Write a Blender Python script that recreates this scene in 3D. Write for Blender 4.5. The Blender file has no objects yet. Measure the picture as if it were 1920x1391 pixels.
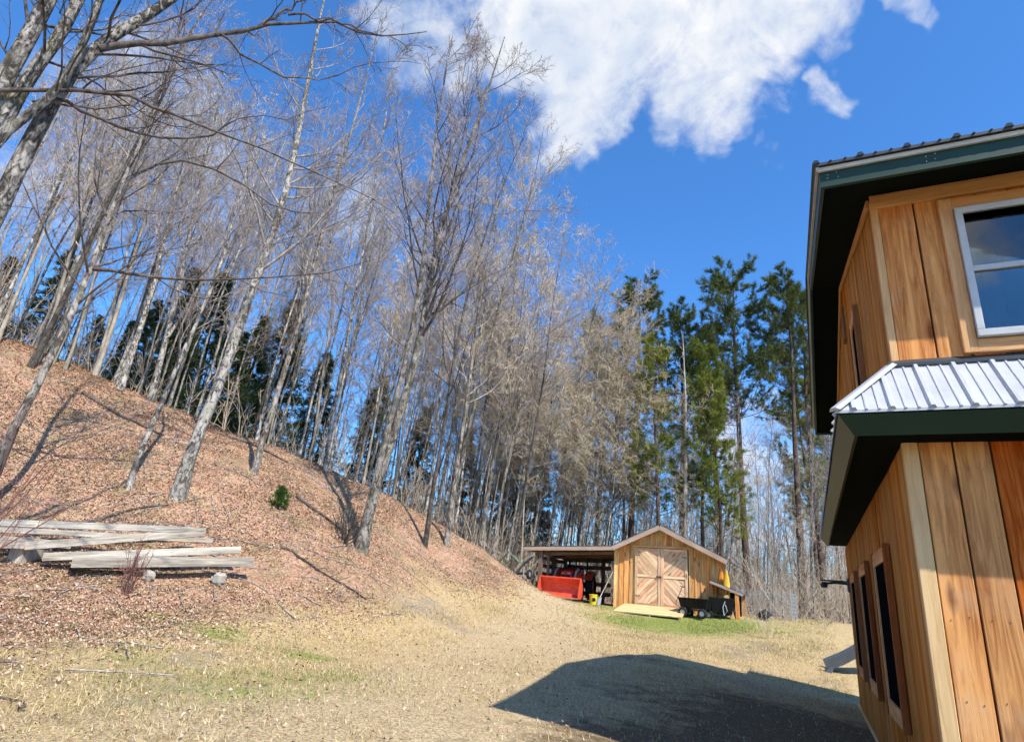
import bpy, math, random
import numpy as np
from math import sin, cos, tan, radians, degrees, hypot, atan2, pi
from mathutils import Vector, Matrix

# ------------------------------------------------------------------ camera
SC = bpy.context.scene
COL = SC.collection
F_PX, PITCH, ROLL, EYE = 1130.0, radians(19.5), radians(4.97), 1.6
CAM = np.array([0.0, 0.0, EYE])
FWD = np.array([0, cos(PITCH), sin(PITCH)])
_u0 = np.array([0, -sin(PITCH), cos(PITCH)])
_r0 = np.array([1.0, 0, 0])
RGT = cos(ROLL) * _r0 + sin(ROLL) * _u0
UPV = -sin(ROLL) * _r0 + cos(ROLL) * _u0
cd = bpy.data.cameras.new('camera')
cam = bpy.data.objects.new('camera', cd)
COL.objects.link(cam)
cd.sensor_fit = 'HORIZONTAL'
cd.sensor_width = 36.0
cd.lens = 36.0 * F_PX / 1920.0
cd.clip_start, cd.clip_end = 0.05, 3000
m = Matrix(((RGT[0], UPV[0], -FWD[0], 0), (RGT[1], UPV[1], -FWD[1], 0), (RGT[2], UPV[2], -FWD[2], EYE), (0, 0, 0, 1)))
cam.matrix_world = m
SC.camera = cam

SUN_AZ, SUN_EL = radians(146), radians(49.5)
SUN_STRENGTH, SKY_STRENGTH, EXPOSURE = 4.6, 0.108, 0.66


def ray(px, py):
    return FWD + RGT * ((px - 960) / F_PX) - UPV * ((py - 695.5) / F_PX)


def at(px, py, R):
    """survey point: direction measured in the photograph, horizontal distance R in metres"""
    d = ray(px, py)
    return CAM + d * (R / hypot(d[0], d[1]))


def dirn(px, py):
    d = ray(px, py)
    return d / np.linalg.norm(d)


# ------------------------------------------------------------------ node helper
class NT:
    def __init__(self, tree):
        self.t = tree
        self.n = tree.nodes
        self.l = tree.links

    def add(self, kind, **kw):
        nd = self.n.new(kind)
        ins = kw.pop('i', {})
        for k, v in kw.items():
            setattr(nd, k, v)
        for k, v in ins.items():
            if isinstance(v, bpy.types.NodeSocket):
                self.l.new(v, nd.inputs[k])
            else:
                nd.inputs[k].default_value = v
        return nd

    def math(self, op, a, b=0.0, clamp=False):
        return self.add('ShaderNodeMath', operation=op, use_clamp=clamp, i={0: a, 1: b}).outputs[0]

    def mapr(self, v, a, b, c=0.0, d=1.0, smooth=False):
        return self.add('ShaderNodeMapRange', interpolation_type='SMOOTHSTEP' if smooth else 'LINEAR', clamp=True,
                        i={0: v, 1: a, 2: b, 3: c, 4: d}).outputs[0]

    def mix(self, fac, a, b, blend='MIX'):
        nd = self.add('ShaderNodeMix', data_type='RGBA', blend_type=blend)
        for s, v in ((nd.inputs[0], fac), (nd.inputs[6], a), (nd.inputs[7], b)):
            if isinstance(v, bpy.types.NodeSocket):
                self.l.new(v, s)
            else:
                s.default_value = v if not isinstance(v, tuple) or len(v) == 4 else (*v, 1)
        return nd.outputs[2]

    def noise(self, vec, scale, detail=4.0, rough=0.55, dist=0.0):
        return self.add('ShaderNodeTexNoise', i={'Vector': vec, 'Scale': scale, 'Detail': detail, 'Roughness': rough, 'Distortion': dist}).outputs['Fac']


# ------------------------------------------------------------------ world: sky with clouds
world = bpy.data.worlds.new('World')
SC.world = world
world.use_nodes = True
wt = NT(world.node_tree)
wt.n.clear()
sky = wt.add('ShaderNodeTexSky', sky_type='NISHITA', sun_disc=False, sun_elevation=SUN_EL, sun_rotation=SUN_AZ,
             altitude=400, air_density=1.0, dust_density=0.3, ozone_density=2.0)
tc = wt.add('ShaderNodeTexCoord').outputs['Generated']
skyc = wt.mix(1.0, sky.outputs[0], (0.55, 1.12, 1.66, 1), 'MULTIPLY')
discs = [(1290, 30, 8.5, 1.0), (1150, 20, 8, 1.0), (1420, 50, 6.5, .95), (1045, 115, 6.5, 1.0), (1050, 215, 4.6, .95), (1305, 165, 5.6, 1.0),
         (1495, 20, 5, .9), (985, 20, 6.5, 1.0), (1310, 225, 3.2, .85), (1545, 225, 1.6, .56), (1560, 110, 2.4, .46), (1740, -5, 1.3, .55), (800, 70, 5, .56), (260, 200, 6, .55),
         (1400, 235, 2.6, .48), (420, 330, 6, .58), (120, 310, 6, .58), (660, 420, 4, .5), (1400, 840, 5, .6), (1470, 940, 4, .55), (1300, -180, 10, 1.0)]
field = None
dl = [(dirn(x, y), r, a) for x, y, r, a in discs]
for azd, eld, r, a in [(80, 35, 9, .8), (165, 40, 9, .8), (200, 27, 8, 1.1), (222, 38, 7, .85), (290, 35, 9, .8)]:
    dl.append((np.array([sin(radians(azd)) * cos(radians(eld)), cos(radians(azd)) * cos(radians(eld)), sin(radians(eld))]), r, a))
nrm = wt.add('ShaderNodeVectorMath', operation='NORMALIZE', i={0: tc}).outputs[0]
wn = wt.add('ShaderNodeTexNoise', i={'Vector': nrm, 'Scale': 5.0, 'Detail': 4.0, 'Roughness': .6}).outputs['Color']
wv = wt.add('ShaderNodeVectorMath', operation='SUBTRACT', i={0: wn, 1: (.5, .5, .5)}).outputs[0]
wv = wt.add('ShaderNodeVectorMath', operation='SCALE', i={0: wv, 'Scale': .26}).outputs[0]
wrp = wt.add('ShaderNodeVectorMath', operation='NORMALIZE', i={0: wt.add('ShaderNodeVectorMath', operation='ADD', i={0: nrm, 1: wv}).outputs[0]}).outputs[0]
for d, r, a in dl:
    dot = wt.add('ShaderNodeVectorMath', operation='DOT_PRODUCT', i={0: wrp, 1: tuple(d)}).outputs['Value']
    g = wt.mapr(dot, cos(radians(r * 1.35)), cos(radians(r * 0.15)), 0.0, a, smooth=True)
    field = g if field is None else wt.math('MAXIMUM', field, g)
n1 = wt.noise(nrm, 6.5, 6, .64, .9)
n2 = wt.noise(nrm, 26.0, 4, .66, .5)
nn = wt.math('ADD', wt.math('MULTIPLY', wt.math('SUBTRACT', n1, .5), 1.7), wt.math('MULTIPLY', wt.math('SUBTRACT', n2, .5), .7))
gate = wt.mapr(field, 0.02, 0.3)
dens = wt.math('MULTIPLY', wt.mapr(wt.math('ADD', field, nn), 0.14, 1.12, smooth=True), gate)
shade = wt.mapr(wt.noise(nrm, 8.0, 4, .6, .3), .36, .62)
cc = wt.mix(shade, (4.1, 4.6, 5.4, 1), (5.8, 5.85, 5.95, 1))
final = wt.mix(dens, skyc, cc)
bg = wt.add('ShaderNodeBackground', i={'Color': final, 'Strength': SKY_STRENGTH})
wo = wt.add('ShaderNodeOutputWorld', i={'Surface': bg.outputs[0]})
world.cycles.sampling_method = 'MANUAL'
world.cycles.sample_map_resolution = 512

# ------------------------------------------------------------------ sun and exposure
sd = bpy.data.lights.new('sun', 'SUN')
sd.energy, sd.angle, sd.color = SUN_STRENGTH, radians(0.53), (1.0, .935, .83)
sun = bpy.data.objects.new('sun', sd)
COL.objects.link(sun)
SUNV = Vector((sin(SUN_AZ) * cos(SUN_EL), cos(SUN_AZ) * cos(SUN_EL), sin(SUN_EL)))
sun.rotation_euler = SUNV.to_track_quat('Z', 'Y').to_euler()
sun.location = (10, -20, 30)
SC.view_settings.view_transform = 'Standard'
SC.view_settings.look = 'None'
SC.view_settings.exposure = EXPOSURE
SC.view_settings.gamma = 1.0
SC.view_settings.use_curve_mapping = False
SC.render.engine = 'CYCLES'
SC.cycles.max_bounces = 4
SC.cycles.diffuse_bounces = 2
SC.cycles.glossy_bounces = 2
SC.cycles.transparent_max_bounces = 8
SC.cycles.use_denoising = True
SC.cycles.use_adaptive_sampling = True
SC.cycles.adaptive_threshold = 0.04
SC.cycles.use_light_tree = False
SC.cycles.debug_use_spatial_splits = True
SC.cycles.caustics_reflective = SC.cycles.caustics_refractive = False

# ------------------------------------------------------------------ materials
MATS = {}


def new_mat(name):
    mt = bpy.data.materials.new(name)
    mt.use_nodes = True
    nt = NT(mt.node_tree)
    nt.n.clear()
    MATS[name] = mt
    return mt, nt


def finish(nt, color, rough=.8, bump=None, bstr=.3, bdist=.01, spec=.3, metal=0.0, **kw):
    p = nt.add('ShaderNodeBsdfPrincipled', i={'Base Color': color if not isinstance(color, tuple) or len(color) == 4 else (*color, 1),
                                              'Roughness': rough, 'Specular IOR Level': spec, 'Metallic': metal, **kw})
    if bump is not None:
        b = nt.add('ShaderNodeBump', i={'Height': bump, 'Strength': bstr, 'Distance': bdist})
        nt.l.new(b.outputs[0], p.inputs['Normal'])
    nt.add('ShaderNodeOutputMaterial', i={'Surface': p.outputs[0]})
    return p


def obj_coord(nt, scale=(1, 1, 1), jitter=True):
    v = nt.add('ShaderNodeTexCoord').outputs['Object']
    if jitter:
        rnd = nt.add('ShaderNodeObjectInfo').outputs['Random']
        off = nt.math('MULTIPLY', rnd, 61.0)
        cmb = nt.add('ShaderNodeCombineXYZ', i={0: off, 1: off, 2: off}).outputs[0]
        v = nt.add('ShaderNodeVectorMath', operation='ADD', i={0: v, 1: cmb}).outputs[0]
    return nt.add('ShaderNodeVectorMath', operation='MULTIPLY', i={0: v, 1: scale}).outputs[0]


def wood(name, dark, light, knots=True, vary=.16, hue=.012, rough=.75, weather=0.0, stain=0.0):
    mt, nt = new_mat(name)
    v = obj_coord(nt, (1, 1, 1))
    g = nt.noise(nt.add('ShaderNodeVectorMath', operation='MULTIPLY', i={0: v, 1: (26, 26, 1.6)}).outputs[0], 1.0, 6, .62, 1.4)
    g2 = nt.noise(nt.add('ShaderNodeVectorMath', operation='MULTIPLY', i={0: v, 1: (5, 5, .55)}).outputs[0], 1.0, 4, .5, .8)
    f = nt.math('ADD', nt.math('MULTIPLY', g, .65), nt.math('MULTIPLY', g2, .5))
    f = nt.mapr(f, .43, .68)
    col = nt.mix(f, dark, light)
    if knots:
        kv = nt.add('ShaderNodeVectorMath', operation='MULTIPLY', i={0: v, 1: (5.2, 3.0, 1.7)}).outputs[0]
        vo = nt.add('ShaderNodeTexVoronoi', i={'Vector': kv, 'Scale': 1.0, 'Randomness': 1.0})
        k = nt.mapr(nt.math('ADD', vo.outputs['Distance'], nt.math('MULTIPLY', nt.math('SUBTRACT', g, .5), .14)), .08, .22, 1.0, 0.0)
        pick = nt.mapr(nt.add('ShaderNodeSeparateColor', i={0: vo.outputs['Color']}).outputs[0], .30, .36)
        col = nt.mix(nt.math('MULTIPLY', nt.math('MULTIPLY', k, pick), .85), col, (dark[0] * .42, dark[1] * .30, dark[2] * .24, 1))
    if stain:
        sv_ = nt.noise(nt.add('ShaderNodeVectorMath', operation='MULTIPLY', i={0: v, 1: (11, 11, .8)}).outputs[0], 1.0, 5, .65, .5)
        col = nt.mix(nt.math('MULTIPLY', nt.mapr(sv_, .55, .72), stain), col, tuple(q * .62 for q in dark))
        col = nt.mix(nt.math('MULTIPLY', nt.mapr(nt.noise(v, 2.2, 4, .6), .52, .74), .35), col, (.62, .42, .27, 1))
    if weather:
        w = nt.mapr(nt.noise(v, 1.7, 5, .6), .42, .68)
        col = nt.mix(nt.math('MULTIPLY', w, weather), col, (.32, .29, .26, 1))
    rnd = nt.add('ShaderNodeObjectInfo').outputs['Random']
    hs = nt.add('ShaderNodeHueSaturation', i={'Hue': nt.mapr(rnd, 0, 1, .5 - hue, .5 + hue), 'Saturation': nt.mapr(rnd, 0, 1, 1.08, .92),
                                              'Value': nt.mapr(nt.math('FRACT', nt.math('MULTIPLY', rnd, 7.31)), 0, 1, 1 - vary, 1 + vary), 'Color': col})
    finish(nt, hs.outputs[0], rough, bump=g, bstr=.6, bdist=.006, spec=.15)
    return mt


def bark(name, dark, light, scale=1.0, lo=.40, hi=.60, green=0.0, bump=True):
    mt, nt = new_mat(name)
    v = obj_coord(nt, (1, 1, 1))
    a = nt.noise(nt.add('ShaderNodeVectorMath', operation='MULTIPLY', i={0: v, 1: (7 * scale, 7 * scale, 3.2 * scale)}).outputs[0], 1.0, 6, .68, .9)
    b = nt.noise(v, 1.3, 3, .5)
    f = nt.mapr(nt.math('ADD', nt.math('MULTIPLY', a, .8), nt.math('MULTIPLY', b, .2)), lo, hi)
    col = nt.mix(f, dark, light)
    if bump:
        w2 = nt.mapr(nt.noise(nt.add('ShaderNodeVectorMath', operation='MULTIPLY', i={0: v, 1: (3.4, 3.4, 2.1)}).outputs[0], 1.0, 3, .6, .6), .50, .62)
        col = nt.mix(nt.math('MULTIPLY', w2, .62), col, tuple(q * .8 for q in dark))
    if green:
        w = nt.mapr(nt.noise(v, 2.3, 4, .6), .5, .7)
        col = nt.mix(nt.math('MULTIPLY', w, green), col, (.16, .17, .09, 1))
    rnd = nt.add('ShaderNodeObjectInfo').outputs['Random']
    hs = nt.add('ShaderNodeHueSaturation', i={'Value': nt.mapr(rnd, 0, 1, .78, 1.18), 'Color': col})
    finish(nt, hs.outputs[0], .9, bump=a if bump else None, bstr=.7, bdist=.03, spec=.15)
    return mt


def flat_twig(name, c):
    mt, nt = new_mat(name)
    rnd = nt.add('ShaderNodeObjectInfo').outputs['Random']
    hs = nt.add('ShaderNodeHueSaturation', i={'Value': nt.mapr(rnd, 0, 1, .82, 1.15), 'Color': (*c, 1)})
    d = nt.add('ShaderNodeBsdfDiffuse', i={'Color': hs.outputs[0]})
    nt.add('ShaderNodeOutputMaterial', i={'Surface': d.outputs[0]})


def plain(name, c, rough=.6, spec=.4, metal=0.0, dirt=.0, dirtc=(.2, .17, .13, 1), nscale=4.0, bump=0.0):
    mt, nt = new_mat(name)
    v = obj_coord(nt, (1, 1, 1))
    n = nt.noise(v, nscale, 5, .6)
    col = nt.mix(nt.mapr(n, .3, .7), tuple(x * .86 for x in c), tuple(min(1, x * 1.1) for x in c))
    if dirt:
        d = nt.mapr(nt.noise(v, nscale * 2.3, 6, .65), .48, .72)
        col = nt.mix(nt.math('MULTIPLY', d, dirt), col, dirtc)
    finish(nt, col, rough, bump=n if bump else None, bstr=bump, bdist=.01, spec=spec, metal=metal)
    return mt


def attr_mat(name, rough=.85, trans=0.0):
    mt, nt = new_mat(name)
    a = nt.add('ShaderNodeAttribute', attribute_name='tint')
    if trans:
        d = nt.add('ShaderNodeBsdfDiffuse', i={'Color': a.outputs['Color']})
        t = nt.add('ShaderNodeBsdfTranslucent', i={'Color': a.outputs['Color']})
        mx = nt.add('ShaderNodeMixShader', i={0: trans, 1: d.outputs[0], 2: t.outputs[0]})
        nt.add('ShaderNodeOutputMaterial', i={'Surface': mx.outputs[0]})
    else:
        finish(nt, a.outputs['Color'], rough, spec=.15)
    return mt


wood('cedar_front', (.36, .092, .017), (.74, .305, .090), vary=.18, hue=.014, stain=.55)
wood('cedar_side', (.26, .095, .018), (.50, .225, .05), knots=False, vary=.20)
wood('trim_light', (.58, .38, .17), (.76, .55, .28), knots=False, vary=.05)
wood('trim_warm', (.42, .20, .07), (.58, .32, .13), knots=False, vary=.08)
wood('window_trim', (.17, .065, .022), (.30, .125, .045), knots=False, vary=.1)
wood('window_casing', (.46, .205, .08), (.70, .39, .18), knots=False, vary=.06)
wood('shed_board', (.46, .19, .05), (.86, .47, .18), vary=.22, stain=.4)
wood('shed_door', (.48, .255, .13), (.88, .60, .38), vary=.18)
wood('shed_fascia', (.36, .24, .18), (.52, .38, .29), knots=False, vary=.08, weather=.4)
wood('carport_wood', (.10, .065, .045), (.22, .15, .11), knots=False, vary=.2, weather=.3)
wood('ramp_wood', (.48, .35, .16), (.68, .53, .28), knots=True, vary=.08)
wood('old_timber', (.17, .14, .11), (.58, .51, .42), knots=False, vary=.18, weather=.35)
wood('fresh_end', (.44, .33, .18), (.62, .48, .28), knots=False, vary=.1)
plain('white_vinyl', (.50, .51, .51), .4)
plain('green_paint', (.009, .036, .021), .45, spec=.4)
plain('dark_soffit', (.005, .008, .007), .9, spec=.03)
plain('dark_metal', (.045, .05, .055), .4, spec=.5)
plain('drip_edge', (.55, .55, .52), .45)
plain('white_metal', (.44, .455, .47), .38, spec=.5, dirt=.18, dirtc=(.5, .5, .48, 1))
plain('dark_pane', (.006, .007, .008), .6, spec=.0)
plain('dark_interior', (.012, .012, .012), .9, spec=.1)
plain('curtain_cloth', (.25, .27, .28), .9)
plain('tractor_red', (.62, .045, .02), .35, spec=.5, dirt=.25, dirtc=(.40, .10, .06, 1))
plain('bucket_red', (.72, .075, .03), .42, spec=.5, dirt=.35, dirtc=(.55, .2, .12, 1))
plain('worn_steel', (.45, .38, .33), .45, metal=.5, dirt=.4)
plain('rubber', (.022, .022, .023), .8, spec=.25, dirt=.25, dirtc=(.08, .07, .055, 1))
plain('black_plastic', (.007, .007, .008), .5, spec=.25)
plain('grey_steel', (.40, .41, .42), .45, metal=.3)
plain('lamp_lens', (.75, .75, .72), .15, spec=.6)
plain('pail_yellow', (.80, .58, .03), .4, spec=.5, dirt=.1)
plain('kayak_yellow', (.85, .47, .035), .35, spec=.5)
plain('kayak_orange', (.80, .27, .03), .35, spec=.5)
plain("slide_grey", (.09, .105, .13), .4, spec=.45)
plain('implement_green', (.12, .20, .13), .5, dirt=.4)
plain('concrete', (.34, .32, .28), .9, nscale=9, bump=.4, dirt=.3)
plain('stone', (.36, .33, .28), .9, nscale=6, bump=.5, dirt=.4)
bark('bark_pale', (.07, .06, .052), (.50, .46, .41), 1.9, .44, .57, green=.30)
bark('bark_near', (.045, .038, .033), (.44, .40, .355), 2.2, .46, .60, green=.35)
bark('bark_grey', (.055, .046, .040), (.38, .34, .295), 1.7, .43, .60, green=.40)
bark('bark_dark', (.035, .030, .026), (.17, .148, .125), 1.4, .40, .64)
bark('bark_pine', (.05, .036, .03), (.20, .14, .105), 1.0, .38, .66)
bark('branch_grey', (.10, .085, .075), (.42, .375, .335), 1.2, .38, .6, bump=False)
bark('branch_dark', (.035, .029, .026), (.17, .14, .125), 1.2, .38, .62, bump=False)
bark('bark_dead', (.26, .22, .17), (.52, .46, .37), 1.2, .38, .62)
flat_twig('twig_mauve', (.355, .31, .29))
flat_twig('twig_brush', (.40, .33, .25))
flat_twig('twig_tan', (.62, .505, .36))
flat_twig('twig_olive', (.53, .44, .30))
flat_twig('twig_red', (.21, .105, .09))
attr_mat('needles', trans=.25)
attr_mat('leaf_litter', .9)
attr_mat('grass', trans=.2)

mt, nt = new_mat('window_glass')
lw = nt.add('ShaderNodeFresnel', i={'IOR': 1.95})
gl = nt.add('ShaderNodeBsdfGlossy', i={'Color': (.92, .97, 1, 1), 'Roughness': .015})
tr = nt.add('ShaderNodeBsdfTransparent', i={'Color': (.55, .62, .62, 1)})
vn = nt.noise(nt.add('ShaderNodeTexCoord').outputs['Object'], 2.5, 2, .5)
bp = nt.add('ShaderNodeBump', i={'Height': vn, 'Strength': .08, 'Distance': .02})
nt.l.new(bp.outputs[0], gl.inputs['Normal'])
mx = nt.add('ShaderNodeMixShader', i={0: lw.outputs[0], 1: tr.outputs[0], 2: gl.outputs[0]})
nt.add('ShaderNodeOutputMaterial', i={'Surface': mx.outputs[0]})

# ground
mt, nt = new_mat('ground')
pos = nt.add('ShaderNodeNewGeometry').outputs['Position']
zone = nt.add('ShaderNodeAttribute', attribute_name='zone')
sep = nt.add('ShaderNodeSeparateColor', i={0: zone.outputs['Color']})
big, mid, fine = nt.noise(pos, .45, 5, .6), nt.noise(pos, 3.2, 6, .65), nt.noise(pos, 34, 5, .7)
vf = nt.noise(pos, 120, 3, .6)
straw = nt.mix(nt.mapr(fine, .30, .70), (.29, .195, .085, 1), (.72, .56, .275, 1))
straw = nt.mix(nt.mapr(mid, .38, .66), straw, nt.mix(nt.mapr(vf, .35, .65), (.38, .27, .155, 1), (.66, .49, .30, 1)))
vc1 = nt.add('ShaderNodeSeparateColor', i={0: nt.add('ShaderNodeTexVoronoi', i={'Vector': pos, 'Scale': 58.0}).outputs['Color']})
vc2 = nt.add('ShaderNodeSeparateColor', i={0: nt.add('ShaderNodeTexVoronoi', i={'Vector': nt.add('ShaderNodeVectorMath', operation='ADD', i={0: pos, 1: nt.add('ShaderNodeVectorMath', operation='SCALE', i={0: nt.add('ShaderNodeTexNoise', i={'Vector': pos, 'Scale': 25.0}).outputs['Color'], 'Scale': .05}).outputs[0]}).outputs[0], 'Scale': 27.0}).outputs['Color']})
fleck = nt.mapr(vc1.outputs[0], 0, 1, .60, 1.22)
fleckc = nt.add('ShaderNodeCombineColor', i={0: fleck, 1: fleck, 2: nt.math('MULTIPLY', fleck, nt.mapr(vc1.outputs[1], 0, 1, .85, 1.15))}).outputs[0]
lf = nt.mapr(vc2.outputs[0], 0, 1, .55, 1.25)
lfc = nt.add('ShaderNodeCombineColor', i={0: lf, 1: nt.math('MULTIPLY', lf, nt.mapr(vc2.outputs[1], 0, 1, .88, 1.14)), 2: nt.math('MULTIPLY', lf, nt.mapr(vc2.outputs[2], 0, 1, .80, 1.25))}).outputs[0]
straw = nt.mix(1.0, straw, fleckc, 'MULTIPLY')
dirt = nt.mix(nt.mapr(fine, .3, .7), (.20, .16, .115, 1), (.40, .33, .25, 1))
straw = nt.mix(nt.mapr(big, .55, .70), straw, dirt)
leaf = nt.mix(nt.mapr(fine, .32, .68), (.22, .115, .066, 1), (.60, .365, .235, 1))
leaf = nt.mix(nt.mapr(mid, .40, .66), leaf, nt.mix(nt.mapr(vf, .35, .65), (.30, .175, .105, 1), (.66, .445, .30, 1)))
leaf = nt.mix(nt.math('MULTIPLY', nt.mapr(nt.noise(pos, 1.1, 5, .62), .47, .66), .85), leaf, nt.mix(nt.mapr(fine, .3, .7), (.15, .11, .06, 1), (.36, .28, .15, 1)))
leaf = nt.mix(1.0, leaf, lfc, 'MULTIPLY')
leaf = nt.mix(nt.math('MULTIPLY', nt.mapr(nt.noise(pos, 6.0, 4, .65), .56, .70), .6), leaf, (.13, .075, .045, 1))
grav_shade = nt.mix(nt.mapr(nt.add('ShaderNodeTexVoronoi', i={'Vector': pos, 'Scale': 42.0}).outputs['Distance'], .1, .6), (.30, .225, .14, 1), (.13, .09, .05, 1))  # driveway gravel, toned dark to deepen the house shadow lying on it
green = nt.mix(nt.mapr(fine, .3, .7), (.12, .17, .035, 1), (.34, .36, .10, 1))
c = nt.mix(nt.mapr(nt.math('ADD', sep.outputs[0], nt.math('MULTIPLY', nt.math('SUBTRACT', mid, .5), 1.1)), .35, .65), straw, leaf)
trk = nt.mix(1.0, nt.mix(nt.mapr(fine, .3, .7), (.40, .30, .175, 1), (.62, .485, .30, 1)), fleckc, 'MULTIPLY')
c = nt.mix(nt.math('MULTIPLY', nt.mapr(nt.math('ADD', zone.outputs['Alpha'], nt.math('MULTIPLY', nt.math('SUBTRACT', mid, .5), 1.0)), .15, .62), .88), c, trk)
c = nt.mix(nt.mapr(nt.math('ADD', sep.outputs[1], nt.math('MULTIPLY', nt.math('SUBTRACT', mid, .5), 1.2)), .40, .75), c, grav_shade)
c = nt.mix(nt.mapr(nt.math('ADD', sep.outputs[2], nt.math('MULTIPLY', nt.math('SUBTRACT', mid, .5), 1.4)), .45, .85), c, green)
hgt = nt.math('ADD', nt.math('MULTIPLY', fine, 1.0), nt.math('MULTIPLY', vf, .5))
finish(nt, c, .95, bump=hgt, bstr=.7, bdist=.035, spec=.1)


# ------------------------------------------------------------------ mesh helpers
def link(name, data, parent=None, **props):
    o = bpy.data.objects.new(name, data)
    COL.objects.link(o)
    if parent is not None:
        o.parent = parent
    for k, v in props.items():
        if v is not None:
            o[k] = v
    return o


def np_mesh(name, V, quads=None, tris=None, mat=None, smooth=False):
    V = np.asarray(V, np.float32)
    nq = 0 if quads is None else len(quads)
    ntr = 0 if tris is None else len(tris)
    me = bpy.data.meshes.new(name)
    me.vertices.add(len(V))
    me.vertices.foreach_set('co', V.ravel())
    idx = []
    if nq:
        idx.append(np.asarray(quads, np.int32).ravel())
    if ntr:
        idx.append(np.asarray(tris, np.int32).ravel())
    idx = np.concatenate(idx)
    me.loops.add(len(idx))
    me.loops.foreach_set('vertex_index', idx)
    me.polygons.add(nq + ntr)
    ls = np.concatenate([np.arange(nq) * 4, nq * 4 + np.arange(ntr) * 3]).astype(np.int32)
    me.polygons.foreach_set('loop_start', ls)
    if smooth:
        me.polygons.foreach_set('use_smooth', np.ones(nq + ntr, bool))
    me.update(calc_edges=True)
    if mat:
        me.materials.append(MATS[mat])
    return me


def set_tint(me, colors):
    a = me.attributes.new('tint', 'FLOAT_COLOR', 'POINT')
    a.data.foreach_set('color', np.asarray(colors, np.float32).ravel())


class MB:
    """collects faces, builds one mesh object"""

    def __init__(self):
        self.v, self.f = [], []

    def add(self, vs, fs):
        b = len(self.v)
        self.v += [tuple(p) for p in vs]
        self.f += [tuple(b + i for i in q) for q in fs]
        return self

    def box(self, x0, x1, y0, y1, z0, z1):
        vs = [(x0, y0, z0), (x1, y0, z0), (x1, y1, z0), (x0, y1, z0), (x0, y0, z1), (x1, y0, z1), (x1, y1, z1), (x0, y1, z1)]
        return self.add(vs, [(0, 3, 2, 1), (4, 5, 6, 7), (0, 1, 5, 4), (1, 2, 6, 5), (2, 3, 7, 6), (3, 0, 4, 7)])

    def hexa(self, bottom, top):
        return self.add(list(bottom) + list(top), [(3, 2, 1, 0), (4, 5, 6, 7), (0, 1, 5, 4), (1, 2, 6, 5), (2, 3, 7, 6), (3, 0, 4, 7)])

    def prism(self, poly, axis, a, b):
        """poly: 2D points; extruded along axis (0,1,2) from a to b"""
        def put(p, t):
            q = [p[0], p[1]]
            q.insert(axis, t)
            return tuple(q)
        n = len(poly)
        vs = [put(p, a) for p in poly] + [put(p, b) for p in poly]
        fs = [tuple(range(n)), tuple(range(2 * n - 1, n - 1, -1))] + [(i, n + i, n + (i + 1) % n, (i + 1) % n) for i in range(n)]
        return self.add(vs, fs)

    def tube(self, pts, rad, n=8, caps=True):
        pts = [Vector(p) for p in pts]
        if not hasattr(rad, '__len__'):
            rad = [rad] * len(pts)
        b = len(self.v)
        for i, p in enumerate(pts):
            t = (pts[min(i + 1, len(pts) - 1)] - pts[max(i - 1, 0)]).normalized()
            u = t.cross(Vector((0.13, .37, .92)) if abs(t.z) < .9 else Vector((1, .1, 0))).normalized()
            w = t.cross(u)
            for k in range(n):
                a = 2 * pi * k / n
                self.v.append(tuple(p + (u * cos(a) + w * sin(a)) * rad[i]))
        for i in range(len(pts) - 1):
            for k in range(n):
                self.f.append((b + i * n + k, b + i * n + (k + 1) % n, b + (i + 1) * n + (k + 1) % n, b + (i + 1) * n + k))
        if caps:
            self.f.append(tuple(b + k for k in range(n))[::-1])
            self.f.append(tuple(b + (len(pts) - 1) * n + k for k in range(n)))
        return self

    def ring(self, c, axis, R, r, n=20, k=8):
        """torus about axis ('x' or 'z')"""
        b = len(self.v)
        for i in range(n):
            a = 2 * pi * i / n
            for j in range(k):
                t = 2 * pi * j / k
                q, h = R + r * cos(t), r * sin(t)
                p = (h, q * cos(a), q * sin(a)) if axis == 'x' else (q * cos(a), q * sin(a), h)
                self.v.append((c[0] + p[0], c[1] + p[1], c[2] + p[2]))
        for i in range(n):
            for j in range(k):
                self.f.append((b + i * k + j, b + ((i + 1) % n) * k + j, b + ((i + 1) % n) * k + (j + 1) % k, b + i * k + (j + 1) % k))
        return self

    def lathe(self, prof, axis_pt, axis='z', n=20):
        """prof: list of (r, h)"""
        b = len(self.v)
        for r, h in prof:
            for i in range(n):
                a = 2 * pi * i / n
                p = (r * cos(a), r * sin(a), h) if axis == 'z' else (h, r * cos(a), r * sin(a))
                self.v.append((axis_pt[0] + p[0], axis_pt[1] + p[1], axis_pt[2] + p[2]))
        for j in range(len(prof) - 1):
            for i in range(n):
                self.f.append((b + j * n + i, b + j * n + (i + 1) % n, b + (j + 1) * n + (i + 1) % n, b + (j + 1) * n + i))
        self.f.append(tuple(b + i for i in range(n))[::-1])
        self.f.append(tuple(b + (len(prof) - 1) * n + i for i in range(n)))
        return self

    def build(self, name, mat, parent=None, smooth=False, bevel=0.0, **props):
        me = bpy.data.meshes.new(name)
        me.from_pydata(self.v, [], self.f)
        me.materials.append(MATS[mat])
        if smooth:
            me.polygons.foreach_set('use_smooth', [True] * len(me.polygons))
            me.set_sharp_from_angle(angle=radians(40))
        me.update()
        o = link(name, me, parent, **props)
        if bevel:
            md = o.modifiers.new('bevel', 'BEVEL')
            md.width, md.segments, md.limit_method = bevel, 2, 'ANGLE'
        return o


def empty(name, loc, rz=0.0, **props):
    o = link(name, None, None, **props)
    o.empty_display_size = .2
    o.location = loc
    o.rotation_euler = (0, 0, rz)
    return o


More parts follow.
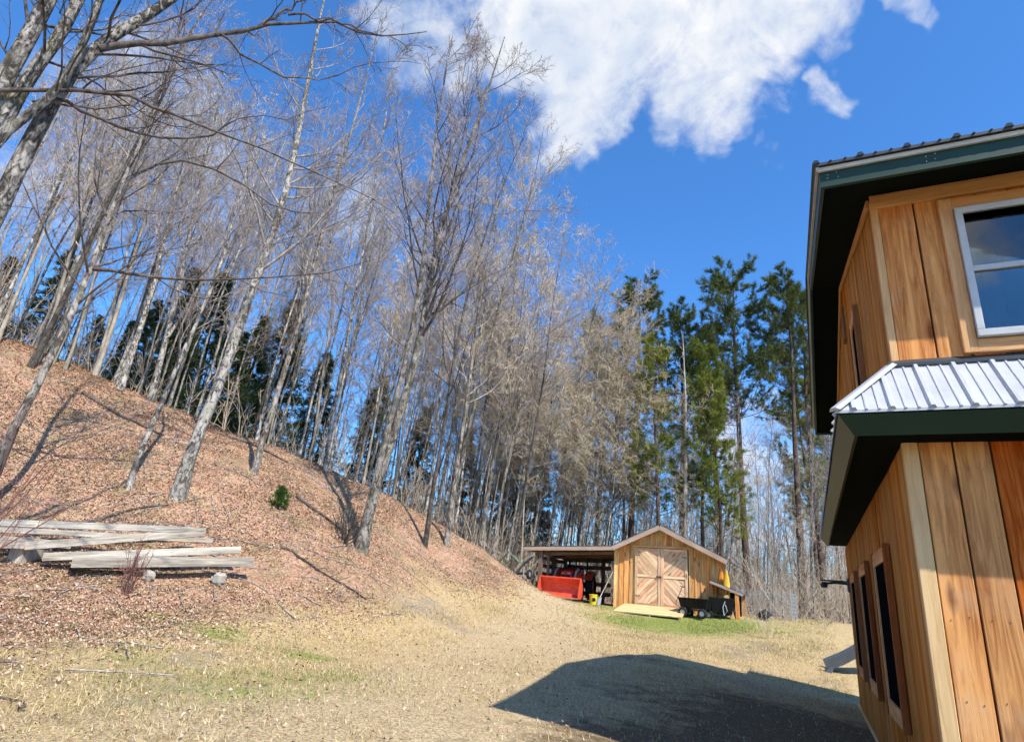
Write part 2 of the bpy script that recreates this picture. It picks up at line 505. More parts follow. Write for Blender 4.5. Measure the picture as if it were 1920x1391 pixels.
def plank(name, mat, parent, p0, p1, width, thick, face=(0, -1, 0), cut0=(0, 0), cut1=(0, 0), bow=0.0, jit=0.0, bevel=True):
    """a board from p0 to p1 (centre line of its back face), lying on a surface whose outward normal is face.
    Local z runs along the board so that the grain follows it. cut0/cut1: (left,right) end offsets along z."""
    p0, p1, nrm = Vector(p0), Vector(p1), Vector(face).normalized()
    zx = (p1 - p0)
    L = zx.length
    zx.normalize()
    yv = -nrm
    yv = (yv - zx * yv.dot(zx)).normalized()
    xv = yv.cross(zx).normalized()
    h = width / 2
    e = min(.004, thick * .3) if bevel else 0
    vs, fs = [], []
    prof = [(-h, 0), (-h, -thick + e), (-h + e, -thick), (h - e, -thick), (h, -thick + e), (h, 0)] if e else [(-h, 0), (-h, -thick), (h, -thick), (h, 0)]
    n = len(prof)
    for x, y in prof:
        fr = (x + h) / width
        vs.append((x, y, cut0[0] * (1 - fr) + cut0[1] * fr))
    for x, y in prof:
        fr = (x + h) / width
        vs.append((x, y, L + cut1[0] * (1 - fr) + cut1[1] * fr))
    fs = [tuple(range(n)), tuple(range(2 * n - 1, n - 1, -1))] + [(i, n + i, n + (i + 1) % n, (i + 1) % n) for i in range(n)]
    me = bpy.data.meshes.new(name)
    me.from_pydata(vs, [], fs)
    me.materials.append(MATS[mat])
    o = link(name, me, parent)
    M = Matrix.Identity(4)
    for r in range(3):
        M[r][0], M[r][1], M[r][2], M[r][3] = xv[r], yv[r], zx[r], p0[r] + nrm[r] * jit
    o.matrix_local = M
    return o


def clip_poly(poly, a, b, c):
    """keep points with a*x+b*y<=c"""
    out = []
    n = len(poly)
    for i in range(n):
        p, q = poly[i], poly[(i + 1) % n]
        dp, dq = a * p[0] + b * p[1] - c, a * q[0] + b * q[1] - c
        if dp <= 0:
            out.append(p)
        if dp * dq < 0:
            t = dp / (dp - dq)
            out.append((p[0] + (q[0] - p[0]) * t, p[1] + (q[1] - p[1]) * t))
    return out


rng = np.random.default_rng(11)
random.seed(5)

# ------------------------------------------------------------------ terrain
HA = radians(26.5)
DEP = np.array([sin(HA), cos(HA), 0.0])
RHT = np.array([cos(HA), -sin(HA), 0.0])
HC = 5 * np.array([sin(radians(34.43)), cos(radians(34.43)), 0])     # house near corner
SL = np.array([4.567, 24.172, 0.0])                                   # shed front corner by the carport


def hw(x, y):
    return HC + RHT * x + DEP * y


def sw(x, y):
    return SL + RHT * x + DEP * y


CP = [(0, 0, 0), (-35, 5.2, .44), (-24, 5.2, .41), (-13, 5.3, .40), (2.7, 5.55, .41), (13, 6.6, .31), (-2, 7.1, .43), (5, 10.8, .42), (-10, 8.5, .42), (-36, 9.5, .53), (-26, 10, .52), (-14, 11.2, .50),
      (-.7, 13, .53), (13, 12.6, .54), (20, 11, .28), (25.3, 13.5, .22), (29.5, 14.5, .05), (27.6, 17, .39), (23.6, 22, .97), (25.6, 26, 1.2), (29, 26, 1.3),
      (-37.4, 13.2, 1.25), (-32.7, 13.3, 1.28), (-27, 13.2, 1.25), (-22.7, 13, 1.36), (-20.8, 13.6, 1.45), (-39, 17, 2.85), (-27.7, 16, 2.95), (-31.2, 16.5, 3.05), (-22, 18, 3.87),
      (-11.9, 16.5, 2.12), (-19.7, 16.5, 2.97), (-41.9, 26, 8.0), (-36.3, 25, 7.45), (-30.5, 24, 6.5), (-22.5, 22, 5.4), (-11.8, 23, 4.5), (-6.7, 24, 3.75),
      (-1.5, 25.5, 3.0), (1.5, 26.5, 2.0), (4.6, 25.3, 1.36), (8.1, 23.6, 1.16), (10.7, 24.6, 1.18), (15, 24, 1.18), (19, 23.9, 1.18), (11.4, 23, 1.0), (16.7, 22.6, .92), (21, 24, 1.2),
      (12, 28.5, 1.2), (6, 29, 1.35), (19, 28, 1.2), (-2, 13.5, .62), (-7, 17, 1.55), (-5, 20, 1.95), (-42, 32, 8.6), (-36, 31, 7.7), (-30, 30, 6.4), (-22, 29, 5.0), (-12, 30, 4.0), (-6, 31, 3.2), (0, 33, 2.0),
      (-42, 50, 8.0), (-30, 50, 5.5), (-20, 50, 3.5), (-10, 50, 2.2), (0, 50, .9), (10, 50, .6), (20, 50, .6), (30, 45, 1.2), (45, 20, .1), (60, 10, 0), (90, 8, 0), (120, 10, 0), (180, 12, -.3), (-120, 12, .4), (-80, 10, .8), (-60, 14, 2.0),
      (-60, 28, 8), (-90, 25, 6), (50, 40, .8), (-45, 9, .55), (34, 5, 0), (45, 9, -.02), (-150, 30, 0), (150, 30, -.5), (28, 80, .5), (0, 80, 0), (-30, 80, 3)]
_cp = np.array([[R * sin(radians(a)), R * cos(radians(a)), z] for a, R, z in CP])


def _tps(r2):
    return .5 * r2 * np.log(r2 + 1e-9)


_n = len(_cp)
_K = _tps(((_cp[:, None, :2] - _cp[None, :, :2]) ** 2).sum(-1)) + np.eye(_n) * 1.5
_Pm = np.c_[np.ones(_n), _cp[:, :2]]
_A = np.block([[_K, _Pm], [_Pm.T, np.zeros((3, 3))]])
_w = np.linalg.solve(_A, np.r_[_cp[:, 2], np.zeros(3)])


def vnoise(x, y, s, seed):
    """smooth value noise"""
    x, y = np.asarray(x) / s, np.asarray(y) / s
    xi, yi = np.floor(x).astype(np.int64), np.floor(y).astype(np.int64)
    fx, fy = x - xi, y - yi
    fx, fy = fx * fx * (3 - 2 * fx), fy * fy * (3 - 2 * fy)

    def h(a, b):
        t = np.sin(a * 127.1 + b * 311.7 + seed * 17.3) * 43758.5453
        return t - np.floor(t)
    return (h(xi, yi) * (1 - fx) + h(xi + 1, yi) * fx) * (1 - fy) + (h(xi, yi + 1) * (1 - fx) + h(xi + 1, yi + 1) * fx) * fy - .5


def sstep(a, b, x):
    t = np.clip((x - a) / (b - a), 0, 1)
    return t * t * (3 - 2 * t)


def leafmask(x, y):
    """1 on the wooded bank, 0 on the lawn"""
    s = ((x + 5.9) * 16.9 - (y - 8.1) * 7.2) / hypot(7.2, 16.9)      # signed distance, positive on the lawn side
    s = s + vnoise(x, y, 2.6, 3) * 2.2
    wood_floor = sstep(26.0, 30.5, y + .02 * x + vnoise(x, y, 3, 5) * 2)
    return np.clip(np.maximum(1 - sstep(-2.6, 3.0, s), wood_floor), 0, 1)


def ground(x, y):
    x, y = np.atleast_1d(np.asarray(x, float)), np.atleast_1d(np.asarray(y, float))
    z = np.zeros(x.shape)
    for i in range(0, len(x), 20000):
        xs, ys = x[i:i + 20000], y[i:i + 20000]
        r2 = (xs[:, None] - _cp[None, :, 0]) ** 2 + (ys[:, None] - _cp[None, :, 1]) ** 2
        z[i:i + 20000] = _tps(r2) @ _w[:_n] + _w[_n] + _w[_n + 1] * xs + _w[_n + 2] * ys
    R = np.hypot(x, y)
    far = sstep(60, 130, R)
    z = np.clip(z, -3, 14) * (1 - far) + (-.5) * far
    lm = leafmask(x, y)
    pad = np.ones_like(x)
    for (f, a0, a1, b0, b1) in ((HC, -.3, 7.5, -.3, 9.2), (SL, -3.9, 5, -.2, 4.4)):
        lx, ly = (x - f[0]) * RHT[0] + (y - f[1]) * RHT[1], (x - f[0]) * DEP[0] + (y - f[1]) * DEP[1]
        d = np.hypot(np.maximum(np.maximum(a0 - lx, lx - a1), 0), np.maximum(np.maximum(b0 - ly, ly - b1), 0))
        pad = np.minimum(pad, sstep(0, 1.5, d))
    z = z + (vnoise(x, y, 1.9, 1) * .16 + vnoise(x, y, .7, 2) * .08 + vnoise(x, y, .28, 4) * .03) * (.22 + 1.1 * lm) * (.25 + .75 * pad)
    return z


def gz(x, y):
    return float(ground([x], [y])[0])


NG = 400
u = np.linspace(-1, 1, NG)
warp = np.sinh(u * 4.6) / np.sinh(4.6)
gx = warp * 420 - 1.0
gy = warp * 420 + 12.0
GX, GY = np.meshgrid(gx, gy)
gv = np.c_[GX.ravel(), GY.ravel(), ground(GX.ravel(), GY.ravel())]
ii = np.arange(NG * NG).reshape(NG, NG)
gq = np.stack([ii[:-1, :-1], ii[:-1, 1:], ii[1:, 1:], ii[1:, :-1]], -1).reshape(-1, 4)
gme = np_mesh('ground', gv, quads=gq, mat='ground', smooth=True)


def zones(x, y):
    lm = leafmask(x, y)
    hx, hy = (x - HC[0]) * RHT[0] + (y - HC[1]) * RHT[1], (x - HC[0]) * DEP[0] + (y - HC[1]) * DEP[1]
    near = (1 - sstep(1.2, 5.2, -hx + .35 * vnoise(x, y, 1.6, 6) * 4)) * sstep(-9, -2, hy) * (1 - sstep(5.2, 8.0, hy))  # gravel beside the house, spread to paint its cast shadow area darker
    grav_shade = np.clip(near * .95, 0, 1)
    grav_shade = np.maximum(grav_shade, .62 * np.exp(-((x - 3.0) ** 2 / 2.2 + (y - 12.4) ** 2 / 1.0)))
    grav_shade = np.maximum(grav_shade, .55 * np.exp(-((x + 4.2) ** 2 / 2.5 + (y - 6.5) ** 2 / .8)))
    grav_shade = np.maximum(grav_shade, .45 * np.exp(-((x - .4) ** 2 / 4 + (y - 21.5) ** 2 / 10)))
    lx, ly = (x - SL[0]) * RHT[0] + (y - SL[1]) * RHT[1], (x - SL[0]) * DEP[0] + (y - SL[1]) * DEP[1]
    green = .72 * np.exp(-((lx - 2.2) ** 2 / 6 + (ly + 3.2) ** 2 / 3)) + .55 * np.exp(-((lx - 3.8) ** 2 / 5 + (ly + 1.2) ** 2 / 1.5)) + .8 * np.exp(-((lx + .6) ** 2 / 1.2 + (ly + .6) ** 2 / .25))
    for (a, R, s, w) in ((-22, 10.6, .4, .75), (-15, 9.8, .35, .8), (-27, 11.2, .4, .6), (-28, 8.6, .5, .4), (-20, 7.2, .8, .5), (-11, 8.1, .5, .35)):
        cx, cy = R * sin(radians(a)), R * cos(radians(a))
        green = green + w * np.exp(-((x - cx) ** 2 + (y - cy) ** 2) / (2 * s * s))
    green = green + .30 * sstep(8, 18, x * .6 + y * .5) * (1 - lm) + .1 * (1 - lm)
    return lm, grav_shade, np.clip(green, 0, 1)


def track(x, y):
    """worn way from the yard to the carport"""
    cxp = np.interp(y, [2, 6, 10, 14, 18, 22, 24], [-1.2, -.6, .2, 1.0, 1.6, 2.3, 2.9])
    w = np.interp(y, [2, 8, 14, 22, 24], [2.6, 2.3, 1.9, 1.5, 1.3])
    d = np.abs(x - cxp + vnoise(x, y, 1.7, 15) * 1.2) / w
    return np.clip(1 - sstep(.35, 1.25, d), 0, 1) * (1 - sstep(23.8, 25.5, y))


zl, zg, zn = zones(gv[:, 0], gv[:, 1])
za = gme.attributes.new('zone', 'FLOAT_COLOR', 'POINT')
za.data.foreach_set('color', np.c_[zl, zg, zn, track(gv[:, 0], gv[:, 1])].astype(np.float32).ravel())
link('ground', gme, None, kind='structure', label='rising lawn of straw coloured grass below a leaf covered bank')

# ------------------------------------------------------------------ house
house = empty('house', HC, -HA, label='two storey cedar plank house with green fascia and white skirt roof beside the lawn', category='house')
HW_, HD, HU = 7.0, 8.8, 6.76
OVF, SLOPE, RIDGE_Y = .50, .27, 3.38
EAVE = 4.70
RIDGE_Z = EAVE + (RIDGE_Y + OVF) * SLOPE
BK = 2 * RIDGE_Y + OVF


def soff(y):
    return EAVE + (y + OVF) * SLOPE if y < RIDGE_Y else RIDGE_Z - (y - RIDGE_Y) * SLOPE


wl = MB().box(.03, HW_, .03, HD, -.4, 3.0).build('lower_wall', 'dark_interior', house)
mb = MB()
mb.prism([(.03, 3.0), (HU, 3.0), (HU, soff(HU) - .02), (RIDGE_Y, soff(RIDGE_Y) - .02), (.03, soff(.03) - .02)], 0, .03, HW_)
wu = mb.build('upper_wall', 'dark_interior', house)
# front planks, lower storey then upper storey
pw = .2
x = .068
while x < HW_ - .05:
    w = pw + random.uniform(-.008, .008)
    if x < 4.6:
        plank('plank', 'cedar_front', wl, (x + w / 2, .03, -.06), (x + w / 2, .03, 2.80), w - .012, .05 + random.uniform(-.004, .004))
        xl = x if x > .1 else .026
        plank('plank', 'cedar_front', wu, ((xl + x + w) / 2, .03, 3.2), ((xl + x + w) / 2, .03, 4.80), x + w - xl - .012, .05 + random.uniform(-.004, .004))
    x += w
MB().box(4.62, HW_, -.018, .03, -.06, 2.80).build('front_panel', 'cedar_front', wl)
MB().box(4.62, HW_, -.018, .03, 3.2, 4.80).build('front_panel', 'cedar_front', wu)
nl, nu = MB(), MB()
for xx in np.arange(.12, 4.5, .2):
    for zz in np.arange(.2, 4.7, .48):
        for dx in (.0, .10):
            if abs(zz - 3.0) < .35 or zz > 4.6:
                continue
            q = (xx + dx + random.uniform(-.012, .012), -.0265, zz + random.uniform(-.02, .02))
            (nl if zz < 2.9 else nu).box(q[0] - .0026, q[0] + .0026, q[1], q[1] + .004, q[2] - .0026, q[2] + .0026)
nl.build('nail_heads', 'dark_metal', wl, kind='stuff')
nu.build('nail_heads', 'dark_metal', wu, kind='stuff')
# corner boards
plank('corner_board', 'trim_light', wl, (.02, .03, -.08), (.02, .03, 2.771), .094, .062)
plank('corner_board', 'window_casing', wu, (.005, .03, 3.2), (.005, .03, 4.78), .05, .056)
plank('frieze_board', 'trim_warm', wu, (-.02, -.025, 4.765), (HW_, -.025, 4.765), .12, .028)
# side planks
y = .045
while y < HD - .02:
    w = .152
    if y + w > HD:
        w = HD - y
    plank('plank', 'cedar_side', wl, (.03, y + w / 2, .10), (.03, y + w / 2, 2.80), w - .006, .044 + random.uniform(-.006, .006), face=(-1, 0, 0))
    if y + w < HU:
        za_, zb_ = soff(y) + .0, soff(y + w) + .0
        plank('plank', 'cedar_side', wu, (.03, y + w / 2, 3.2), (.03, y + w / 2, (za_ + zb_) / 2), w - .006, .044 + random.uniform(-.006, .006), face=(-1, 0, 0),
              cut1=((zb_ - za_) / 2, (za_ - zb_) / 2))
    y += w
plank('base_board', 'trim_light', wl, (-.02, .0, .03), (-.02, HD, .03), .16, .035, face=(-1, 0, 0))
# rake trim on the gable wall
for (ya, yb) in ((.02, RIDGE_Y), (RIDGE_Y, HU - .02)):
    plank('rake_board', 'trim_warm', wu, (-.022, ya, soff(ya) - .05), (-.022, yb, soff(yb) - .05), .07, .02, face=(-1, 0, 0))


def sweep(prof, name, mat, parent, yend=8.0, xend=7.25):
    st = []
    for o, z in prof:
        st.append(((-o, yend, z), (-o, -o, z), (xend, -o, z)))
    n = len(prof)
    vs = [s[k] for k in range(3) for s in st]
    fs = [tuple(range(n)), tuple(range(3 * n - 1, 2 * n - 1, -1))]
    for k in range(2):
        fs += [(k * n + i, (k + 1) * n + i, (k + 1) * n + (i + 1) % n, k * n + (i + 1) % n) for i in range(n)]
    return MB().add(vs, fs).build(name, mat, parent)


skirt = sweep([(.44, 2.888), (.44, 2.908), (.02, 3.352), (.02, 3.33)], 'skirt_roof', 'white_metal', house)
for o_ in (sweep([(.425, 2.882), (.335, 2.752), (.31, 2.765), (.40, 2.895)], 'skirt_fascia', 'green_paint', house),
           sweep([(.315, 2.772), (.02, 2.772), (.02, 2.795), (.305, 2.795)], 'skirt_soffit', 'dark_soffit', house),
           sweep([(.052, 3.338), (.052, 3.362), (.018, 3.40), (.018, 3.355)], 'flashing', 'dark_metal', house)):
    pass


def slope_rib(name, parent, mat, a, b, wdir, w, h, up):
    """raised rib from a to b"""
    a, b, wd, up = Vector(a), Vector(b), Vector(wdir), Vector(up)
    bt = [a - wd * w, a + wd * w, b + wd * w, b - wd * w]
    tp = [a - wd * w * .5 + up * h, a + wd * w * .5 + up * h, b + wd * w * .5 + up * h, b - wd * w * .5 + up * h]
    return MB().hexa(bt, tp).build(name, mat, parent)


upn = Vector((0, -.74, .67))
x, k = -.33, 0
while x < 7.2:
    o_in = max(.03, -x + .01)
    z_in = 2.908 + (.44 - o_in) * (.444 / .42)
    big = k % 3 == 0
    slope_rib('rib', skirt, 'white_metal', (x, -.442, 2.906), (x, -o_in, z_in), (1, 0, 0), .022 if big else .010, .020 if big else .008, upn)
    x += .075
    k += 1
y = -.3
while y < 7.9:
    o_in = max(.03, -y + .01)
    slope_rib('rib', skirt, 'white_metal', (-.442, y, 2.906), (-o_in, y, 2.908 + (.44 - o_in) * (.444 / .42)), (0, 1, 0), .022, .020, Vector((-.74, 0, .67)))
    y += .225
# hip cap
slope_rib('hip_cap', skirt, 'white_metal', (-.445, -.445, 2.904), (-.02, -.02, 3.354), (.707, -.707, 0), .045, .024, Vector((-.5, -.5, .7)))
# main roof
OL = .388


def gable(dz0, dz1, oy):
    """closed band following the gable, between heights dz0 and dz1 above the soffit, reaching oy past the eave line"""
    e = oy * SLOPE
    return [(-OVF - oy, EAVE - e + dz0), (RIDGE_Y, RIDGE_Z + dz0), (BK + oy, EAVE - e + dz0), (BK + oy, EAVE - e + dz1), (RIDGE_Y, RIDGE_Z + dz1), (-OVF - oy, EAVE - e + dz1)]


roof = MB().prism(gable(.160, .184, .05), 0, -OL - .03, 7.3).build('roof', 'dark_metal', house)
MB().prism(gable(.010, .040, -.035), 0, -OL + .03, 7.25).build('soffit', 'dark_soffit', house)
MB().prism(gable(-.012, .145, -.03), 0, -OL, -OL + .028).build('rake_fascia', 'green_paint', house)
MB().prism(gable(.132, .157, .03), 0, -OL - .024, -OL - .003).build('rake_drip_edge', 'drip_edge', house)
MB().box(-OL, 7.26, -OVF, -OVF + .032, EAVE - .02, EAVE + .125).build('eave_fascia', 'green_paint', house)
MB().box(-OL - .02, 7.28, -OVF - .022, -OVF - .002, EAVE + .112, EAVE + .146).build('eave_drip_edge', 'drip_edge', house)
MB().box(-OL, 7.26, BK - .03, BK, EAVE - .02, EAVE + .13).build('eave_fascia', 'green_paint', house)
x, k = -.41, 0
while x < 7.28:
    big = k % 3 == 0
    rb = MB()
    for ys, ye, zs, ze, sg in ((-OVF - .06, RIDGE_Y, EAVE - .06 * SLOPE + .182, RIDGE_Z + .184, -1), (BK + .06, RIDGE_Y, EAVE - .06 * SLOPE + .182, RIDGE_Z + .184, 1)):
        n_ = Vector((0, sg * .256, .967))
        a, b = Vector((x, ys, zs)), Vector((x, ye, ze))
        wd = Vector((1, 0, 0))
        w, h = (.026, .024) if big else (.010, .008)
        rb.hexa([a - wd * w, a + wd * w, b + wd * w, b - wd * w], [a - wd * w * .5 + n_ * h, a + wd * w * .5 + n_ * h, b + wd * w * .5 + n_ * h, b - wd * w * .5 + n_ * h])
    rb.build('rib', 'dark_metal', roof)
    x += .1
    k += 1
# nail heads in the fascia
for x in (-.33, -.27, .30, .36, 1.0, 1.05, 1.11):
    for z in (EAVE + .04, EAVE + .085):
        MB().lathe([(.004, 0), (.004, .004)], (x + random.uniform(-.01, .01), -OVF - .003, z + random.uniform(-.01, .01)), 'z', 6).build('nail', 'drip_edge', house)


def side_window(y0, y1, z0, z1, casing='window_casing', horn=.10, parent=None):
    w = MB().box(-.032, -.028, y0, y1, z0, z1).build('window', 'dark_interior', house)
    fr = MB()
    t = .045
    for (a, b, c, d) in ((y0 - .01, y1 + .01, z0 - .02, z0 + t), (y0 - .01, y1 + .01, z1 - t, z1 + .01), (y0 - .01, y0 + t, z0 + t, z1 - t), (y1 - t, y1 + .01, z0 + t, z1 - t)):
        fr.box(-.064, -.026, a, b, c, d)
    fr.build('frame', casing, w)
    MB().box(-.047, -.043, y0 + .03, y1 - .03, z0 + .03, z1 - .03).build('pane', 'dark_pane', w)
    tw = .05
    for yy in (y0 - .012 - tw / 2, y1 + .012 + tw / 2):
        plank('trim_board', 'window_trim', w, (-.022, yy, z0 - horn), (-.022, yy, z1 + horn), tw, .052, face=(-1, 0, 0))
    plank('trim_board', 'window_casing', w, (-.022, y0 - .01, z1 + .05), (-.022, y1 + .01, z1 + .05), .075, .04, face=(-1, 0, 0))
    plank('trim_board', 'window_casing', w, (-.022, y0 - .01, z0 - .06), (-.022, y1 + .01, z0 - .06), .08, .04, face=(-1, 0, 0))
    return w


for y0, y1 in ((1.58, 2.72), (3.78, 4.92), (5.95, 7.15)):
    side_window(y0, y1, .82, 2.13)
side_window(1.72, 2.3, 3.45, 4.62, horn=.04)
MB().box(-.05, -.02, 3.25, 3.5, 4.95, 5.4).build('gable_vent', 'window_trim', house)
# front window of the upper storey
x0, x1, z0, z1 = .515, 1.45, 3.52, 4.56
wf = MB().box(x0, x1, -.034, -.03, z0, z1).build('window', 'dark_interior', house)
fr = MB()
t = .042
for (a, b, c_, d) in ((x0 - .005, x1 + .005, z0 - .01, z0 + t), (x0 - .005, x1 + .005, z1 - t, z1 + .005), (x0 - .005, x0 + t, z0 + t, z1 - t), (x1 - t, x1 + .005, z0 + t, z1 - t)):
    fr.box(a, b, -.098, -.028, c_, d)
fr.build('frame', 'white_vinyl', wf, bevel=.004)
MB().box(x0 + t, x1 - t, -.088, -.05, 4.025, 4.065).build('sash_rail', 'white_vinyl', wf)
MB().box(x0 + .04, x1 - .04, -.068, -.064, z0 + .04, 4.04).build('pane', 'window_glass', wf)
MB().box(x0 + .04, x1 - .04, -.078, -.074, 4.05, z1 - .04).build('pane', 'window_glass', wf)
for cx in (x0 + .06, x1 - .2):
    cu = MB()
    n = 12
    pts = [(cx + i * .012, -.042 - .006 * (i % 2)) for i in range(n)]
    vs = [(p[0], p[1], z0 + .06) for p in pts] + [(p[0], p[1], z1 - .05) for p in pts]
    cu.add(vs, [(i, i + 1, n + i + 1, n + i) for i in range(n - 1)])
    cu.build('curtain', 'curtain_cloth', wf)
cw = .085
for xx in (x0 - .008 - cw / 2, x1 + .008 + cw / 2):
    plank('casing', 'window_casing', wf, (xx, -.022, z0 - .115), (xx, -.022, z1 + .115), cw, .045)
plank('casing', 'trim_warm', wf, (x0 - .007, -.022, z1 + .062), (x1 + .007, -.022, z1 + .062), .10, .042)
plank('casing', 'window_casing', wf, (x0 - .007, -.022, z0 - .067), (x1 + .007, -.022, z0 - .067), .10, .042)

# outdoor lamp arm on the side wall
lamp = empty('wall_lamp', Vector(hw(0, 8.1)) + Vector((0, 0, 2.0)), -HA, label='dark metal lamp arm sticking out of the shaded house wall', category='wall lamp')
MB().box(-.06, -.022, -.08, .08, -.02, .22).build('wall_plate', 'dark_metal', lamp)
MB().tube([(-.04, 0, .12), (-.25, 0, .13), (-.44, 0, .10)], .022, 8).build('arm', 'dark_metal', lamp)
MB().box(-.50, -.06, -.07, .07, .145, .17).build('cover', 'dark_metal', lamp)
MB().lathe([(.05, .0), (.065, .05), (.03, .10)], (-.44, 0, .03), 'z', 12).build('lamp_head', 'dark_metal', lamp, smooth=True)

# ------------------------------------------------------------------ shed with carport
SZ = 1.16
shed = empty('garden_shed', SL + np.array([0, 0, SZ]), -HA, label='small gabled plank shed with double doors and an open carport at its side', category='shed')
SW_, SD = 3.6, 4.0
PKX, PKZ, SSL = 1.78, 2.98, .47      # underside of roof at the peak, local heights


def stop(x):
    return PKZ - abs(x - PKX) * SSL


body = MB()
body.prism([(.03, .02), (SW_ - .03, .02), (SW_ - .03, stop(SW_) - .05), (PKX, PKZ - .05), (.03, stop(0) - .05)], 1, .03, SD)
wall = body.build('wall', 'dark_interior', shed)
x = 0.0
DX0, DX1, DZ1 = .80, 2.74, 2.22
while x < SW_ - .02:
    w = min(.2, SW_ - x)
    xa, xb = x, x + w
    zt0, zt1 = stop(xa) - .02, stop(xb) - .02
    base = .0
    if xa > DX0 - .15 and xb < DX1 + .15:
        base = DZ1 + .04
    zm = (zt0 + zt1) / 2
    if not (xa < PKX < xb):
        plank('plank', 'shed_board', wall, (x + w / 2, .03, base), (x + w / 2, .03, zm), w - .006, .028, cut1=(zt0 - zm, zt1 - zm))
    else:
        plank('plank', 'shed_board', wall, (x + w / 2, .03, base), (x + w / 2, .03, min(zt0, zt1)), w - .006, .028)
    if x > .1 and not (base > 0 and False):
        zb = stop(xa) - .03
        plank('batten', 'shed_board', wall, (xa, .003, base), (xa, .003, zb), .05, .02)
    x += w
for xx in (.03, SW_ - .03):
    plank('corner_board', 'shed_board', wall, (xx, .002, 0), (xx, .002, stop(xx) - .04), .085, .026)
for (xx, fc) in ((.0, -1), (SW_, 1)):
    yy = .05
    while yy < SD - .05:
        plank('plank', 'shed_board', wall, (xx - fc * .03, yy + .1, 0), (xx - fc * .03, yy + .1, stop(xx) - .02), .194, .028, face=(fc, 0, 0))
        yy += .2
# header over the doors
plank('door_header', 'shed_board', wall, (DX0 - .1, -.002, DZ1 + .03), (DX1 + .12, -.002, DZ1 + .03), .09, .045)


def diag_door(xa, xb, z0, z1, flip):
    d = MB().box(xa, xb, -.012, .0, z0, z1).build('door', 'carport_wood', shed)
    zm = (z0 + z1) / 2 + .02
    fw = .10
    for (q0, q1) in ((z0, zm), (zm, z1)):
        top = q0 == zm
        sgn = (1 if flip else -1) * (1 if top else -1)
        rect = (xa + fw, xb - fw, q0 + fw * .55, q1 - fw * .55)
        wdt = .135
        s = 2 ** -.5
        cs = np.arange(-3.5, 3.5, wdt)
        cx, cz = (rect[0] + rect[1]) / 2, (rect[2] + rect[3]) / 2
        for c in cs:
            poly = [(rect[0] - cx, rect[2] - cz), (rect[1] - cx, rect[2] - cz), (rect[1] - cx, rect[3] - cz), (rect[0] - cx, rect[3] - cz)]
            a, b = s, -s * sgn
            poly = clip_poly(poly, a, b, c + wdt - .010)
            if len(poly) < 3:
                continue
            poly = clip_poly(poly, -a, -b, -c)
            if len(poly) < 3:
                continue
            ar = abs(sum(poly[i][0] * poly[(i + 1) % len(poly)][1] - poly[(i + 1) % len(poly)][0] * poly[i][1] for i in range(len(poly)))) / 2
            if ar < .002:
                continue
            # local frame: z along the plank
            zx = Vector((s * sgn, 0, s))
            xv = Vector((s, 0, -s * sgn))
            loc = [(p[0] * xv.x + p[1] * xv.z, p[0] * zx.x + p[1] * zx.z) for p in poly]
            n = len(loc)
            th = .016 + random.uniform(0, .005)
            vs = [(p[0], 0, p[1]) for p in loc] + [(p[0], -th, p[1]) for p in loc]
            fs = [tuple(range(n)), tuple(range(2 * n - 1, n - 1, -1))] + [(i, n + i, n + (i + 1) % n, (i + 1) % n) for i in range(n)]
            me = bpy.data.meshes.new('plank')
            me.from_pydata(vs, [], fs)
            me.materials.append(MATS['shed_door'])
            o = link('plank', me, d)
            yv = zx.cross(xv)
            M = Matrix.Identity(4)
            yv = Vector((0, 1, 0))
            for r in range(3):
                M[r][0], M[r][1], M[r][2] = xv[r], yv[r], zx[r]
            M[0][3], M[1][3], M[2][3] = cx, -.012, cz
            o.matrix_local = M
    for xx in (xa + fw / 2, xb - fw / 2):
        plank('stile', 'shed_door', d, (xx, -.012, z0), (xx, -.012, z1), fw - .004, .04)
    for zz in (z0 + fw / 2, zm, z1 - fw / 2):
        plank('rail', 'shed_door', d, (xa + fw, -.012, zz), (xb - fw, -.012, zz), fw * .9, .036)
    return d


dl_ = diag_door(DX0, 1.765, .14, DZ1 - .03, False)
dr_ = diag_door(1.775, DX1, .14, DZ1 - .03, True)
MB().box(1.60, 1.80, -.075, -.05, 1.16, 1.205).build('latch', 'dark_metal', shed)
for xx, zz in ((DX0 + .02, .45), (DX0 + .02, 1.9), (DX1 - .2, .45), (DX1 - .2, 1.9)):
    MB().box(xx, xx + .18, -.058, -.053, zz, zz + .03).build('hinge', 'dark_metal', shed)
# roofs: main gable, then the shallow carport roof
T = .05
ovx = .55
ex1 = SW_ + ovx
rl = MB().prism([(-.02, stop(0) + .005), (PKX, PKZ + .02), (ex1, stop(ex1) + .02), (ex1, stop(ex1) + .02 + T), (PKX, PKZ + .02 + T), (-.02, stop(0) + .02 + T)], 1, -.34, SD + .3)
rl.build('roof', 'dark_metal', shed)
for (xa, xb, za_, zb_) in ((-.02, PKX, stop(0), PKZ + .01), (PKX, ex1, PKZ + .01, stop(ex1) + .01)):
    plank('fascia', 'shed_fascia', shed, (xa, -.32, za_ - .06), (xb, -.32, zb_ - .06), .165, .03)
CX0, CZ0, CZ1 = -3.72, 1.93, stop(0) + .0
cr = MB().prism([(CX0, CZ0 + .01), (-.03, CZ1 + .005), (-.03, CZ1 + .05), (CX0, CZ0 + .055)], 1, -.38, SD - .2)
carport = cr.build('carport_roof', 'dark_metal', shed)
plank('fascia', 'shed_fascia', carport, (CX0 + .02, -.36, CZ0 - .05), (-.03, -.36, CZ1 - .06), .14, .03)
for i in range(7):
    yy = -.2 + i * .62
    plank('rafter', 'carport_wood', carport, (CX0 + .05, yy, CZ0 - .06), (-.04, yy, CZ1 - .065), .12, .045, face=(0, -1, 0))
